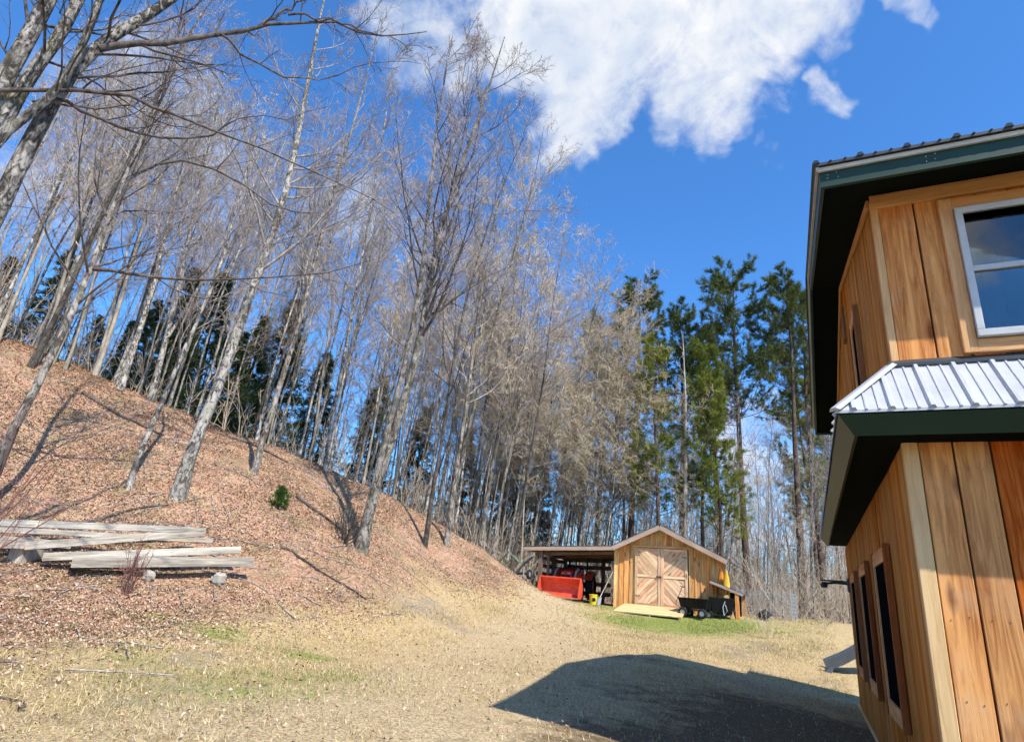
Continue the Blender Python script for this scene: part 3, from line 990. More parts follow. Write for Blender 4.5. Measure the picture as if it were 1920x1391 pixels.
for yy in (.1, 1.9, SD - .4):
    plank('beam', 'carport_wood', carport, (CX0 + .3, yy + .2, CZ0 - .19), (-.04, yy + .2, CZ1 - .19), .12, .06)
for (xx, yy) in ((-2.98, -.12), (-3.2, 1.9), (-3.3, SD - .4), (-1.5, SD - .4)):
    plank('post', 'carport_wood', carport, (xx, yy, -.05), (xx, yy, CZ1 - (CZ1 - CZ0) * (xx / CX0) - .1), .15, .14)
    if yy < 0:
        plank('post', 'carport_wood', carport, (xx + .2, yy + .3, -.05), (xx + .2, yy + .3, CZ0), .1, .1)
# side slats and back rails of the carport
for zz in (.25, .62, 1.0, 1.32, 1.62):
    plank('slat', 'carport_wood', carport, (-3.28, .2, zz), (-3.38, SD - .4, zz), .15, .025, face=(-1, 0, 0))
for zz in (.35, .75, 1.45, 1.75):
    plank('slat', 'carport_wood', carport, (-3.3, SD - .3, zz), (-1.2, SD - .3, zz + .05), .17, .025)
# small lean-to on the far side of the doors
lt = MB().prism([(SW_ - .05, 1.17), (SW_ + 1.0, .80), (SW_ + 1.0, .83), (SW_ - .05, 1.20)], 1, -.28, 2.0).build('side_roof', 'dark_metal', shed)
plank('fascia', 'shed_fascia', lt, (SW_ - .06, -.29, 1.13), (SW_ + 1.02, -.29, .765), .085, .03)
for (xx, yy) in ((SW_ + .82, -.2), (SW_ + .86, 1.8)):
    plank('post', 'shed_board', lt, (xx, yy, -.1), (xx, yy, .80), .13, .1)
MB().box(SW_ + .03, SW_ + .85, .9, .93, 0, .85).build('back_board', 'dark_interior', lt)

# ramp of planks in front of the doors
ramp = empty('plank_ramp', sw(1.75, -.1) + np.array([0, 0, SZ]), -HA, label='pale wooden ramp sloping down from the shed doors to the grass', category='ramp')
ry = [(-.02, .13), (-1.35, -.13)]
for i in range(9):
    t0, t1 = i / 9, (i + 1) / 9
    a = (ry[0][0] + (ry[1][0] - ry[0][0]) * (t0 + t1) / 2, ry[0][1] + (ry[1][1] - ry[0][1]) * (t0 + t1) / 2)
    e = .02 * (i % 2) + random.uniform(0, .02)
    plank('plank', 'ramp_wood', ramp, (-1.28 - .05 * t0 - e, a[0], a[1]), (1.02 - e, a[0], a[1]), 1.33 / 9 - .004, .04, face=(0, -.19, .98))
for xx in (-1.15, -.1, .9):
    plank('joist', 'ramp_wood', ramp, (xx, -.02, .05), (xx, -1.33, -.2), .12, .05, face=(1, 0, 0))

# ------------------------------------------------------------------ tractor under the carport
p = sw(-2.0, -.75)
TG = gz(p[0], p[1])
tr_ = empty('tractor', (p[0], p[1], TG), -HA + radians(4), label='small red tractor with a front loader bucket parked under the carport', category='tractor')
bw = .82
# bucket shell: open to the front (local -y)
prof = [(.0, .0), (.42, .02), (.56, .12), (.60, .30), (.56, .52), (.42, .70), (.34, .72)]
th = .025
inner = [(y, z + th) if i < 2 else (y - th * .8, z + (th * .3 if i < 4 else -th * .3)) for i, (y, z) in enumerate(prof)]
bk = MB().prism(prof + inner[::-1], 0, -bw, bw)
bucket = bk.build('bucket', 'bucket_red', tr_)
for s in (-1, 1):
    MB().prism([(-.02, -.01), (.42, .0), (.585, .12), (.625, .30), (.58, .54), (.43, .73), (.32, .745), (.10, .34)], 0, s * bw - .014, s * bw + .014).build('side_plate', 'bucket_red', bucket)
MB().box(-bw, bw, -.05, .02, -.012, .014).build('cutting_edge', 'worn_steel', bucket)
MB().box(-bw, bw, .30, .36, .71, .76).build('top_lip', 'bucket_red', bucket)
for s in (-1, 1):
    arm = MB()
    xs = s * .42
    for (a, b) in (((.58, .32), (1.05, .78)), ((1.05, .78), (1.75, 1.02)), ((1.75, 1.02), (2.05, .98))):
        dy, dz = b[0] - a[0], b[1] - a[1]
        L = hypot(dy, dz)
        ny, nz = -dz / L * .075, dy / L * .075
        arm.prism([(a[0] - ny, a[1] - nz), (b[0] - ny, b[1] - nz), (b[0] + ny, b[1] + nz), (a[0] + ny, a[1] + nz)], 0, xs - .04, xs + .04)
    arm.build('loader_arm', 'bucket_red', tr_)
    MB().tube([(xs, .60, .50), (xs, 1.05, .98)], .03, 8).tube([(xs, 1.05, .98), (xs, 1.35, 1.12)], .045, 8).build('hydraulic_ram', 'grey_steel', tr_)
    MB().prism([(1.9, .45), (2.1, .45), (2.12, 1.12), (1.95, 1.12)], 0, xs - .05, xs + .05).build('loader_post', 'tractor_red', tr_)
MB().tube([(-.42, .95, .72), (.42, .95, .72)], .045, 8).build('cross_tube', 'bucket_red', tr_)
hood = MB()
hood.hexa([(-.26, 1.08, .62), (.26, 1.08, .62), (.30, 2.25, .62), (-.30, 2.25, .62)], [(-.20, 1.14, 1.02), (.20, 1.14, 1.02), (.27, 2.25, 1.20), (-.27, 2.25, 1.20)])
hood.build('hood', 'tractor_red', tr_, bevel=.05)
MB().box(-.17, .17, 1.062, 1.078, .66, .86).build('grille', 'black_plastic', tr_)
for s in (-1, 1):
    MB().lathe([(.055, -.012), (.06, .0), (.05, .012)], (s * .13, 1.075, .92), 'z', 14).build('headlight', 'lamp_lens', tr_)
MB().box(-.2, .2, 1.1, 3.0, .34, .62).build('chassis', 'black_plastic', tr_)
MB().tube([(-.52, 1.3, .30), (.52, 1.3, .30)], .05, 8).build('front_axle', 'black_plastic', tr_)
MB().tube([(-.6, 2.75, .5), (.6, 2.75, .5)], .08, 8).build('rear_axle', 'black_plastic', tr_)


def wheel(parent, c, R, r, rim_mat='grey_steel', lugs=0):
    w = MB().ring(c, 'x', R - r, r, 22, 8).build('wheel', 'rubber', parent, smooth=True)
    MB().lathe([(R - r * 1.4, -r * .55), (R - r * 1.3, -r * .5), ((R - r) * .4, -r * .15), ((R - r) * .4, r * .15), (R - r * 1.3, r * .5), (R - r * 1.4, r * .55)], c, 'x', 16).build('rim', rim_mat, w, smooth=True)
    for k in range(lugs):
        a = 2 * pi * k / lugs
        q = Vector((0, cos(a), sin(a)))
        t = Vector((0, -sin(a), cos(a)))
        cc_ = Vector(c) + q * (R - .01)
        X = Vector((1, 0, 0))
        b4 = [cc_ - X * r * .8 - t * .03, cc_ + X * r * .8 + t * .0, cc_ + X * r * .8 + t * .05, cc_ - X * r * .8 + t * .02]
        MB().hexa([v - q * .02 for v in b4], [v + q * .025 for v in b4]).build('tread_lug', 'rubber', w)
    return w


for s in (-1, 1):
    wheel(tr_, (s * .55, 1.3, .30), .30, .10, 'tractor_red', 12)
    wheel(tr_, (s * .62, 2.75, .50), .52, .15, 'tractor_red', 14)
    MB().prism([(2.2, .75), (2.35, 1.02), (2.75, 1.12), (3.1, 1.0), (3.1, .96), (2.75, 1.07), (2.38, .98), (2.24, .75)], 0, s * .62 - .16, s * .62 + .16).build('fender', 'tractor_red', tr_)
    MB().tube([(s * .40, 2.95, .6), (s * .40, 2.95, 1.68), (s * .34, 2.95, 1.76)], .03, 8).build('roll_bar', 'black_plastic', tr_)
MB().tube([(-.34, 2.95, 1.76), (.34, 2.95, 1.76)], .03, 8).build('roll_bar', 'black_plastic', tr_)
MB().box(-.22, .22, 2.6, 3.0, .78, .88).box(-.22, .22, 2.95, 3.03, .88, 1.25).build('seat', 'black_plastic', tr_, bevel=.03)
MB().ring((0, 2.38, 1.30), 'z', .17, .014, 18, 6).tube([(0, 2.34, 1.0), (0, 2.38, 1.30)], .018, 6).build('steering_wheel', 'black_plastic', tr_)
MB().tube([(.24, 1.7, 1.1), (.24, 1.7, 1.55)], .03, 8).build('exhaust', 'black_plastic', tr_)

# yellow pail, shovel, jerry can shelf things beside the shed wall
p = sw(-.72, -.25)
pz = gz(p[0], p[1])
pail = empty('pail', (p[0], p[1], pz), 0, label='bright yellow plastic pail on the grass between the tractor and the shed', category='pail')
MB().lathe([(.135, 0), (.15, .33), (.165, .335), (.165, .365), (.15, .37), (.145, .36), (.128, .03)], (0, 0, 0), 'z', 20).build('bucket_body', 'pail_yellow', pail, smooth=True)
MB().tube([(-.155, 0, .34)] + [(.16 * -cos(a), -.12 * sin(a), .34 + .0 * a) for a in np.linspace(.3, 2.8, 7)] + [(.155, 0, .34)], .006, 6).build('handle', 'grey_steel', pail)
MB().box(-.06, .06, -.150, -.140, .12, .24).build('sticker', 'black_plastic', pail)
p = sw(-.16, -.12)
shv = empty('shovel', (p[0], p[1], gz(p[0], p[1])), -HA, label='long handled shovel leaning on the shed wall beside the carport', category='shovel')
MB().tube([(-.30, -.12, .30), (.10, .12, 1.25)], .017, 6).build('handle', 'old_timber', shv)
MB().add([(-.42, -.20, .0), (-.26, -.20, .0), (-.23, -.13, .30), (-.37, -.13, .30), (-.36, -.22, .02), (-.33, -.16, .28)], [(0, 4, 5, 3), (4, 1, 2, 5)]).build('blade', 'grey_steel', shv)

# wagon in front of the shed corner
p = sw(3.1, -.72)
wz = gz(p[0], p[1])


def garden_cart(root, L=1.05, W=.55, mat='black_plastic', wr=.165):
    x0, y0 = L / 2, W / 2
    tub = MB()
    out_b = [(-x0 + .08, -y0 + .06, .30), (x0 - .08, -y0 + .06, .30), (x0 - .08, y0 - .06, .30), (-x0 + .08, y0 - .06, .30)]
    out_t = [(-x0, -y0, .62), (x0, -y0, .62), (x0, y0, .62), (-x0, y0, .62)]
    in_t = [(-x0 + .03, -y0 + .03, .62), (x0 - .03, -y0 + .03, .62), (x0 - .03, y0 - .03, .62), (-x0 + .03, y0 - .03, .62)]
    in_b = [(-x0 + .11, -y0 + .09, .33), (x0 - .11, -y0 + .09, .33), (x0 - .11, y0 - .09, .33), (-x0 + .11, y0 - .09, .33)]
    vs = out_b + out_t + in_t + in_b
    fs = [(3, 2, 1, 0)] + [(i, (i + 1) % 4, 4 + (i + 1) % 4, 4 + i) for i in range(4)] + [(4 + i, 4 + (i + 1) % 4, 8 + (i + 1) % 4, 8 + i) for i in range(4)] + [(8 + i, 8 + (i + 1) % 4, 12 + (i + 1) % 4, 12 + i) for i in range(4)] + [(12, 13, 14, 15)]
    t = tub.add(vs, fs).build('tub', mat, root, bevel=.012)
    rim = MB()
    for a, b in ((0, 1), (1, 2), (2, 3), (3, 0)):
        rim.tube([out_t[a], out_t[b]], .02, 6)
    rim.build('rim_bar', mat, t)
    for k in range(5):
        xx = -x0 + .2 + k * (L - .4) / 4
        MB().hexa([(xx - .02, -y0 + .05, .33), (xx + .02, -y0 + .05, .33), (xx + .02, -y0 + .075, .33), (xx - .02, -y0 + .075, .33)],
                  [(xx - .02, -y0 - .014, .58), (xx + .02, -y0 - .014, .58), (xx + .02, -y0 + .02, .58), (xx - .02, -y0 + .02, .58)]).build('stiffener', mat, t)
    MB().box(-x0 + .15, x0 - .15, -.06, .06, .23, .29).build('frame', 'dark_metal', root)
    for xx in (-x0 + .18, x0 - .18):
        MB().box(xx - .025, xx + .025, -y0 + .02, y0 - .02, wr - .02, .25).build('axle', 'dark_metal', root)
        for s in (-1, 1):
            w = MB()
            n = 20
            c = (xx, s * (y0 + .0), wr)
            b = []
            for i in range(n):
                a = 2 * pi * i / n
                for j in range(8):
                    tt = 2 * pi * j / 8
                    q = wr - .045 + .045 * cos(tt)
                    b.append((c[0] + q * cos(a), c[1] + .045 * sin(tt), c[2] + q * sin(a)))
            w.add(b, [(i * 8 + j, ((i + 1) % n) * 8 + j, ((i + 1) % n) * 8 + (j + 1) % 8, i * 8 + (j + 1) % 8) for i in range(n) for j in range(8)])
            wo_ = w.build('wheel', 'rubber', root, smooth=True)
            MB().tube([(c[0], c[1] - .03, c[2]), (c[0], c[1] + .03, c[2])], wr - .08, 14).build('rim', 'grey_steel', wo_)


wagon = empty('garden_wagon', (p[0], p[1], wz), -HA + radians(-14), label='black four wheeled garden wagon with its handle up beside the ramp', category='wagon')
garden_cart(wagon)
hd = MB().tube([(-.5, 0, .25), (-.72, -.02, .42), (-.45, -.05, .98)], .014, 6).tube([(-.53, -.05, 1.0), (-.36, -.05, .97)], .016, 6)
hd.build('pull_handle', 'dark_metal', wagon)
p = sw(3.92, -.30)
mower = empty('barrow', (p[0], p[1], gz(p[0], p[1])), -HA + radians(8), label='dark tipping barrow with chrome fork parked right behind the garden wagon', category='barrow')
tb = MB().hexa([(-.32, -.25, .14), (.32, -.25, .14), (.34, .25, .14), (-.34, .25, .14)], [(-.42, -.33, .66), (.40, -.33, .66), (.42, .35, .66), (-.44, .35, .66)])
tb.build('tray', 'black_plastic', mower, bevel=.02)
for s in (-1, 1):
    wheel(mower, (s * .40, .1, .2), .2, .05)
MB().tube([(.05, -.40, .10), (.02, -.37, .35), (.10, -.36, .55)], .018, 6).tube([(.05, -.40, .10), (.16, -.38, .25), (.10, -.36, .45)], .014, 6).build('fork', 'grey_steel', mower)
MB().tube([(-.3, .34, .6), (-.32, .7, .8)], .018, 6).tube([(.3, .34, .6), (.32, .7, .8)], .018, 6).build('handle', 'dark_metal', mower)


# kayaks standing on end against the shed side
def kayak(root, H, W, mat, lean):
    n, k = 15, 10
    vs = []
    for i in range(n):
        t = i / (n - 1)
        w = W * max(.04, (sin(pi * min(1, max(0, t))) ** .6))
        dp = .5 * w
        rock = .14 * (2 * t - 1) ** 2
        for j in range(k):
            a = 2 * pi * j / k
            vs.append((w * cos(a) * .5, dp * sin(a) * (.8 if sin(a) > 0 else .45) - rock, H * t))
    fs = [(i * k + j, i * k + (j + 1) % k, (i + 1) * k + (j + 1) % k, (i + 1) * k + j) for i in range(n - 1) for j in range(k)]
    fs += [tuple(range(k))[::-1], tuple((n - 1) * k + j for j in range(k))]
    b = MB().add(vs, fs).build('hull', mat, root, smooth=True)
    MB().ring((0, 0, 0), 'z', .5, .05, 20, 6).build('cockpit_rim', 'black_plastic', b).matrix_local = Matrix.Translation((0, -W * .22, H * .5)) @ Matrix.Rotation(pi / 2, 4, 'X') @ Matrix.Diagonal((W * .5, W * .95, W * .5, 1))
    root.rotation_euler = (radians(-4), radians(lean), -HA)


for i, (xx, yy, H, W, mt_, ln, lb) in enumerate(((3.80, .22, 1.62, .26, 'kayak_orange', 2, 'orange kayak standing on end against the shed side, next to the wall'),
                                                  (3.98, .10, 1.56, .26, 'kayak_yellow', 3, 'yellow kayak standing on end, farther from the shed wall'))):
    p = sw(xx, yy)
    k_ = empty('kayak', (p[0], p[1], gz(p[0], p[1]) + .02), -HA, label=lb, category='kayak', group='kayaks beside the shed')
    kayak(k_, H, W, mt_, ln)

# leaning plank beside the post
p = sw(4.12, -.34)
bd = empty('leaning_board', (p[0], p[1], gz(p[0], p[1])), -HA, label='short pale board leaning under the shed side roof', category='board')
plank('board', 'shed_board', bd, (.16, -.06, 0), (-.05, .02, .75), .14, .03)

# wire pen, black tub and stump by the wood edge
p = at(1436, 1157, 25.0)
pen = empty('wire_pen', (p[0], p[1], gz(p[0], p[1])), -HA, label='grey wire mesh pen standing at the edge of the wood', category='pen')
for (a, b) in (((-.95, 0), (.85, -.1)), ((.85, -.1), (1.0, 1.0)), ((-.95, 0), (-.8, 1.1)), ((-.8, 1.1), (1.0, 1.0))):
    pn = MB()
    for q in range(8):
        z = .04 + q * .125
        pn.tube([(a[0], a[1], z), (b[0], b[1], z)], .006, 4, False)
    L = hypot(b[0] - a[0], b[1] - a[1])
    for q in range(int(L / .16) + 1):
        t = q * .16 / L
        x_, y_ = a[0] + (b[0] - a[0]) * t, a[1] + (b[1] - a[1]) * t
        pn.tube([(x_, y_, 0), (x_, y_, .95)], .005, 4, False)
    pn.build('mesh_panel', 'grey_steel', pen)
for a in ((-.95, 0), (.85, -.1), (1.0, 1.0), (-.8, 1.1)):
    MB().tube([(a[0], a[1], -.1), (a[0], a[1], 1.0)], .018, 6).build('post', 'grey_steel', pen)
p = at(1427, 1160, 24.2)
tub_ = empty('stock_tub', (p[0], p[1], gz(p[0], p[1])), 0, label='black rubber tub tipped on its side before the wire pen', category='tub')
tm = MB().lathe([(.20, 0), (.26, .26), (.28, .265), (.28, .285), (.25, .28), (.19, .02)], (0, 0, 0), 'z', 22).build('basin', 'rubber', tub_, smooth=True)
tub_.rotation_euler = (radians(28), radians(160), radians(30))
tub_.location.z += .26

# playground slide beyond the house
p = at(1553, 1254, 17)
slide = empty('playground_slide', (p[0], p[1], gz(p[0], p[1])), radians(-22), label='grey plastic slide chute coming down to the grass behind the house', category='slide')
cl = [(-.02, .04), (.12, .12), (.30, .20), (.62, .40), (1.2, .85), (1.9, 1.40)]
sv, sf = [], []
cross = [(-.26, .17), (-.23, .17), (-.20, .03), (.20, .03), (.23, .17), (.26, .17), (.24, -.03), (-.24, -.03)]
for (x_, z_) in cl:
    for (cy, cz) in cross:
        sv.append((x_ - cz * .35, cy, z_ + cz))
nC = len(cross)
for i in range(len(cl) - 1):
    sf += [(i * nC + j, i * nC + (j + 1) % nC, (i + 1) * nC + (j + 1) % nC, (i + 1) * nC + j) for j in range(nC)]
sf += [tuple(range(nC))[::-1], tuple((len(cl) - 1) * nC + j for j in range(nC))]
MB().add(sv, sf).build('chute', 'slide_grey', slide, smooth=True)
MB().hexa([(-.10, -.26, -.03), (.05, -.26, -.03), (.05, .26, -.03), (-.10, .26, -.03)], [(-.03, -.25, .05), (.12, -.25, .12), (.12, .25, .12), (-.03, .25, .05)]).build('foot', 'slide_grey', slide)
for s in (-1, 1):
    MB().tube([(1.85, s * .22, -.4), (1.85, s * .22, 1.4)], .03, 6).build('leg', 'slide_grey', slide)

# ------------------------------------------------------------------ old timbers at the foot of the bank
def beam(px0, R0, px1, R1, size, label, mat='old_timber', tilt=0.0):
    a, b = at(*px0, R0), at(*px1, R1)
    o = empty('timber_beam', a, 0, label=label, category='timber', group='old timbers stacked at the foot of the bank')
    d = Vector(b - a)
    w, h = size
    q = plank('beam_body', mat, o, (0, 0, 0), d, h, w, face=(.35 + tilt, -.9, 0))
    L = d.length
    for zz in (-.004, L - .014):
        e_ = MB().box(-h / 2 + .008, h / 2 - .008, -w + .008, -.008, zz, zz + .018).build('end_grain', 'fresh_end', q)
    return o


beam((-120, 975), 13.9, (383, 995), 14.3, (.12, .12), 'weathered timber at the back of the stack, running out of the picture')
beam((-150, 985), 13.5, (395, 1014), 14.0, (.14, .09), 'flat weathered timber lying behind the short dark ended beam')
beam((-120, 1000), 13.2, (130, 1022), 13.5, (.12, .12), 'pale split timber at the far end of the stack')
beam((45, 1024), 13.0, (380, 999), 13.6, (.13, .13), 'grey timber lying slantwise on top of the stack with a ragged end')
beam((80, 1044), 12.95, (448, 1031), 13.35, (.14, .13), 'grey timber second from the front of the stack')
beam((135, 1054), 12.8, (472, 1053), 13.1, (.16, .17), 'long pale squared timber at the front of the stack')
beam((-140, 1015), 12.9, (45, 1022), 13.0, (.12, .12), 'short whitish timber sticking out of the picture beside the shrub')
for (px, R, sz, lb) in (((282, 1068), 12.75, .10, 'round grey stone under the middle of the front timber'), ((414, 1070), 12.8, .12, 'square stump block under the end of the front timber')):
    p = at(*px, R)
    g_ = gz(p[0], p[1])
    vs, fs = [], []
    n, k = 7, 9
    for i in range(n):
        th_ = pi * i / (n - 1)
        for j in range(k):
            a = 2 * pi * j / k
            rr = sz * (1 + random.uniform(-.14, .14))
            vs.append((rr * sin(th_) ** .7 * cos(a) * 1.1, rr * sin(th_) ** .7 * sin(a), rr * cos(th_) * .95))
    fs = [(i * k + j, (i + 1) * k + j, (i + 1) * k + (j + 1) % k, i * k + (j + 1) % k) for i in range(n - 1) for j in range(k)]
    o = MB().add(vs, fs).build('support_block', 'stone', None, label=lb, category='stone', group='blocks under the timbers')
    o.location = (p[0], p[1], g_ + sz * .75)
for (px, R, lb) in (((60, 1040), 13.3, 'grey bearer block under the timber stack near the edge of the picture'), ((200, 1045), 13.5, 'grey bearer block under the timber stack behind the red shrub'), ((330, 1040), 13.6, 'grey bearer block under the timber stack toward its free end')):
    p = at(*px, R)
    g_ = gz(p[0], p[1])
    o = MB().box(-.12, .12, -.35, .35, -.1, .14).build('bearer_block', 'old_timber', None, label=lb, category='timber', group='bearers under the timbers')
    o.location = (p[0], p[1], g_)

# ------------------------------------------------------------------ implement standing left of the carport
p = at(972, 1100, 25.4)
im = empty('tow_implement', (p[0], p[1], gz(p[0], p[1])), -HA, label='green tubular farm implement on a small wheel beside the carport post', category='implement')
MB().tube([(-1.0, .1, .55), (-.55, 0, 1.0), (-.1, .1, .62), (-.55, -.05, .25), (-1.0, .1, .55)], .035, 6).build('frame', 'implement_green', im)
MB().tube([(-.8, .3, .5), (-.4, .3, .85), (.05, .3, .5)], .03, 6).build('frame', 'implement_green', im)
MB().tube([(-.2, -.1, .05), (.15, 0, .55), (.5, .05, .85)], .045, 6).build('draw_bar', 'dark_metal', im)
MB().tube([(-1.3, .2, .25), (-.3, .1, .18), (.4, .1, .2)], .05, 6).build('beam', 'dark_metal', im)
MB().tube([(.18, 0, .0), (.18, 0, .45)], .03, 6).build('stand', 'grey_steel', im)
wheel(im, (.42, 0, .18), .2, .06)
for k in range(4):
    MB().prism([(-.08, 0), (.08, .0), (.03, .32), (-.03, .32)], 0, -1.1 + k * .28, -1.08 + k * .28).build('tine', 'dark_metal', im)

# ------------------------------------------------------------------ trees
def nrmz(v):
    return v / (np.linalg.norm(v, axis=-1, keepdims=True) + 1e-9)


def tubes(groups):
    """groups: list of (P[B,k,3], R[B,k], n) -> vertices, quads"""
    Vs, Qs, base = [], [], 0
    for P, R, n in groups:
        B, k, _ = P.shape
        T = np.empty_like(P)
        T[:, 1:-1] = P[:, 2:] - P[:, :-2]
        T[:, 0] = P[:, 1] - P[:, 0]
        T[:, -1] = P[:, -1] - P[:, -2]
        T = nrmz(T)
        mean = nrmz(P[:, -1] - P[:, 0])
        ref = np.where(np.abs(mean[:, 2:3]) < .8, np.array([[0, 0, 1.0]]), np.array([[1.0, .2, 0]]))[:, None, :]
        U = nrmz(np.cross(T, np.broadcast_to(ref, T.shape)))
        W = np.cross(T, U)
        a = np.arange(n) * 2 * pi / n
        V = P[:, :, None, :] + R[:, :, None, None] * (np.cos(a)[None, None, :, None] * U[:, :, None, :] + np.sin(a)[None, None, :, None] * W[:, :, None, :])
        Vs.append(V.reshape(-1, 3))
        idx = base + np.arange(B * k * n).reshape(B, k, n)
        nx = np.roll(idx, -1, axis=2)
        Qs.append(np.stack([idx[:, :-1], nx[:, :-1], nx[:, 1:], idx[:, 1:]], -1).reshape(-1, 4))
        base += B * k * n
    return np.concatenate(Vs), np.concatenate(Qs)


def sample(P, R, b, t):
    k = P.shape[1]
    f = t * (k - 1)
    i = np.minimum(f.astype(int), k - 2)
    w = (f - i)[:, None]
    p = P[b, i] * (1 - w) + P[b, i + 1] * w
    r = R[b, i] * (1 - w[:, 0]) + R[b, i + 1] * w[:, 0]
    return p, nrmz(P[b, i + 1] - P[b, i]), r


def grow(g, P, R, nc, t0, t1, ang, length, k, up=.1, wob=.15, rf=.6, rmin=.004, taper=.25, lenfall=.5, plane=None):
    B = P.shape[0]
    b = np.repeat(np.arange(B), nc)
    t = t0 + (t1 - t0) * ((np.tile(np.arange(nc), B) + g.uniform(0, 1, B * nc)) / nc)
    p, tg, r = sample(P, R, b, t)
    rv = g.normal(size=(B * nc, 3))
    perp = nrmz(rv - (rv * tg).sum(-1, keepdims=True) * tg)
    a = np.radians(g.normal(ang[0], ang[1], B * nc))[:, None]
    d = nrmz(tg * np.cos(a) + perp * np.sin(a))
    plen = np.linalg.norm(P[:, -1] - P[:, 0], axis=-1)[b] if length <= 0 else length
    L = plen * (1 - lenfall * (t - t0) / max(t1 - t0, .01)) * g.uniform(.7, 1.2, B * nc) * (abs(length) if length <= 0 else 1)
    out = np.empty((B * nc, k, 3))
    out[:, 0] = p
    st = (L / (k - 1))[:, None]
    for j in range(1, k):
        d = nrmz(d + np.array([0, 0, up]) + g.normal(size=d.shape) * wob)
        out[:, j] = out[:, j - 1] + d * st
    r0 = np.clip(r * rf, rmin, None)
    rr = r0[:, None] * np.linspace(1, taper, k)[None, :]
    return out, np.maximum(rr, rmin * .55)


def spline(pts, n):
    pts = np.asarray(pts, float)
    pts = np.vstack([2 * pts[0] - pts[1], pts, 2 * pts[-1] - pts[-2]])
    m = len(pts) - 3
    out = []
    for s in np.linspace(0, m - 1e-6, n):
        i = int(s)
        f = s - i
        p0, p1, p2, p3 = pts[i:i + 4]
        out.append(.5 * ((2 * p1) + (-p0 + p2) * f + (2 * p0 - 5 * p1 + 4 * p2 - p3) * f * f + (-p0 + 3 * p1 - 3 * p2 + p3) * f ** 3))
    return np.array(out)


def trunk_radii(path, r0, top=.10, flare=.45):
    s = np.r_[0, np.cumsum(np.linalg.norm(np.diff(path, axis=0), axis=1))]
    t = s / s[-1]
    return r0 * ((1 - t) ** .85 * (1 - top) + top) * (1 + flare * np.exp(-s / .35))


def bare_tree_meshes(name, g, stems, r0s, n1=26, crown0=.38, L1=.30, dens=1.0, twig=.0055, mats=('bark_grey', 'branch_grey', 'twig_mauve'), up=.10, extra=None, ang1=46):
    """stems: list of paths (n,3); returns trunk, branches and crown meshes"""
    tg, bg_, cg = [], [], []
    for si, (path, r0) in enumerate(zip(stems, r0s)):
        R = trunk_radii(path, r0, flare=.5 if si == 0 else .1)
        tg.append((path[None], R[None], 10))
        H = np.linalg.norm(path[-1] - path[0])
        P1, R1 = grow(g, path[None], R[None], int(n1 * (1 if si == 0 else .7)), crown0, .97, (ang1, 9), H * L1, 8, up=up, wob=.10, rf=.42, rmin=.012, taper=.22, lenfall=.62)
        bg_.append((P1, R1, 5))
        grp = [(P1, R1)]
        if extra is not None and si == 0:
            for ep, er in extra:
                Pe = spline(ep, 8)[None]
                Re = (er * np.linspace(1, .2, 8))[None]
                bg_.append((Pe, Re, 6))
                grp.append((Pe, Re))
        for (Pa, Ra) in grp:
            P2, R2 = grow(g, Pa, Ra, max(2, int(8 * dens)), .16, .98, (42, 12), -.42, 6, up=up * .9, wob=.13, rf=.55, rmin=.008, taper=.3, lenfall=.45)
            bg_.append((P2, R2, 4))
            P3, R3 = grow(g, P2, R2, max(2, int(6 * dens)), .15, 1.0, (40, 14), -.48, 4, up=up * .8, wob=.16, rf=.6, rmin=twig, taper=.45, lenfall=.35)
            cg.append((P3, R3, 3))
            P4, R4 = grow(g, P3, R3, max(2, int(4 * dens)), .2, 1.0, (38, 14), -.62, 3, up=up * .8, wob=.16, rf=.7, rmin=twig * .85, taper=.55, lenfall=.3)
            cg.append((P4, R4, 3))
    res = []
    for nm, gr, mt_ in (('trunk', tg, mats[0]), ('branches', bg_, mats[1]), ('crown', cg, mats[2])):
        V, Q = tubes(gr)
        res.append((nm, np_mesh(name + '_' + nm, V, quads=Q, mat=mt_, smooth=(nm != 'crown'))))
    return res


def wobble_path(g, H, n=12, lean=(0, 0), amp=.25):
    z = np.linspace(0, 1, n)
    ph = g.uniform(0, 6, 4)
    x = lean[0] * H * z ** 1.3 + amp * (np.sin(z * 4 + ph[0]) - np.sin(ph[0])) * z ** .5 + .1 * amp * np.sin(z * 13 + ph[1])
    y = lean[1] * H * z ** 1.3 + amp * (np.sin(z * 4.4 + ph[2]) - np.sin(ph[2])) * z ** .5
    return np.c_[x, y, z * H]


def place(kind, meshes, loc, rz=0.0, scale=(1, 1, 1), **props):
    o = empty(kind, loc, rz, **props)
    o.scale = scale
    for nm, me in meshes:
        link(nm, me, o)
    return o


def gpt(azd, R, sink=.08):
    x, y = R * sin(radians(azd)), R * cos(radians(azd))
    return np.array([x, y, gz(x, y) - sink])


def pix_stem(pts, n=12):
    """pts: (px,py,R) survey points up a stem, relative to the first one"""
    w = np.array([at(a, b, c) for a, b, c in pts])
    return spline(w, n)


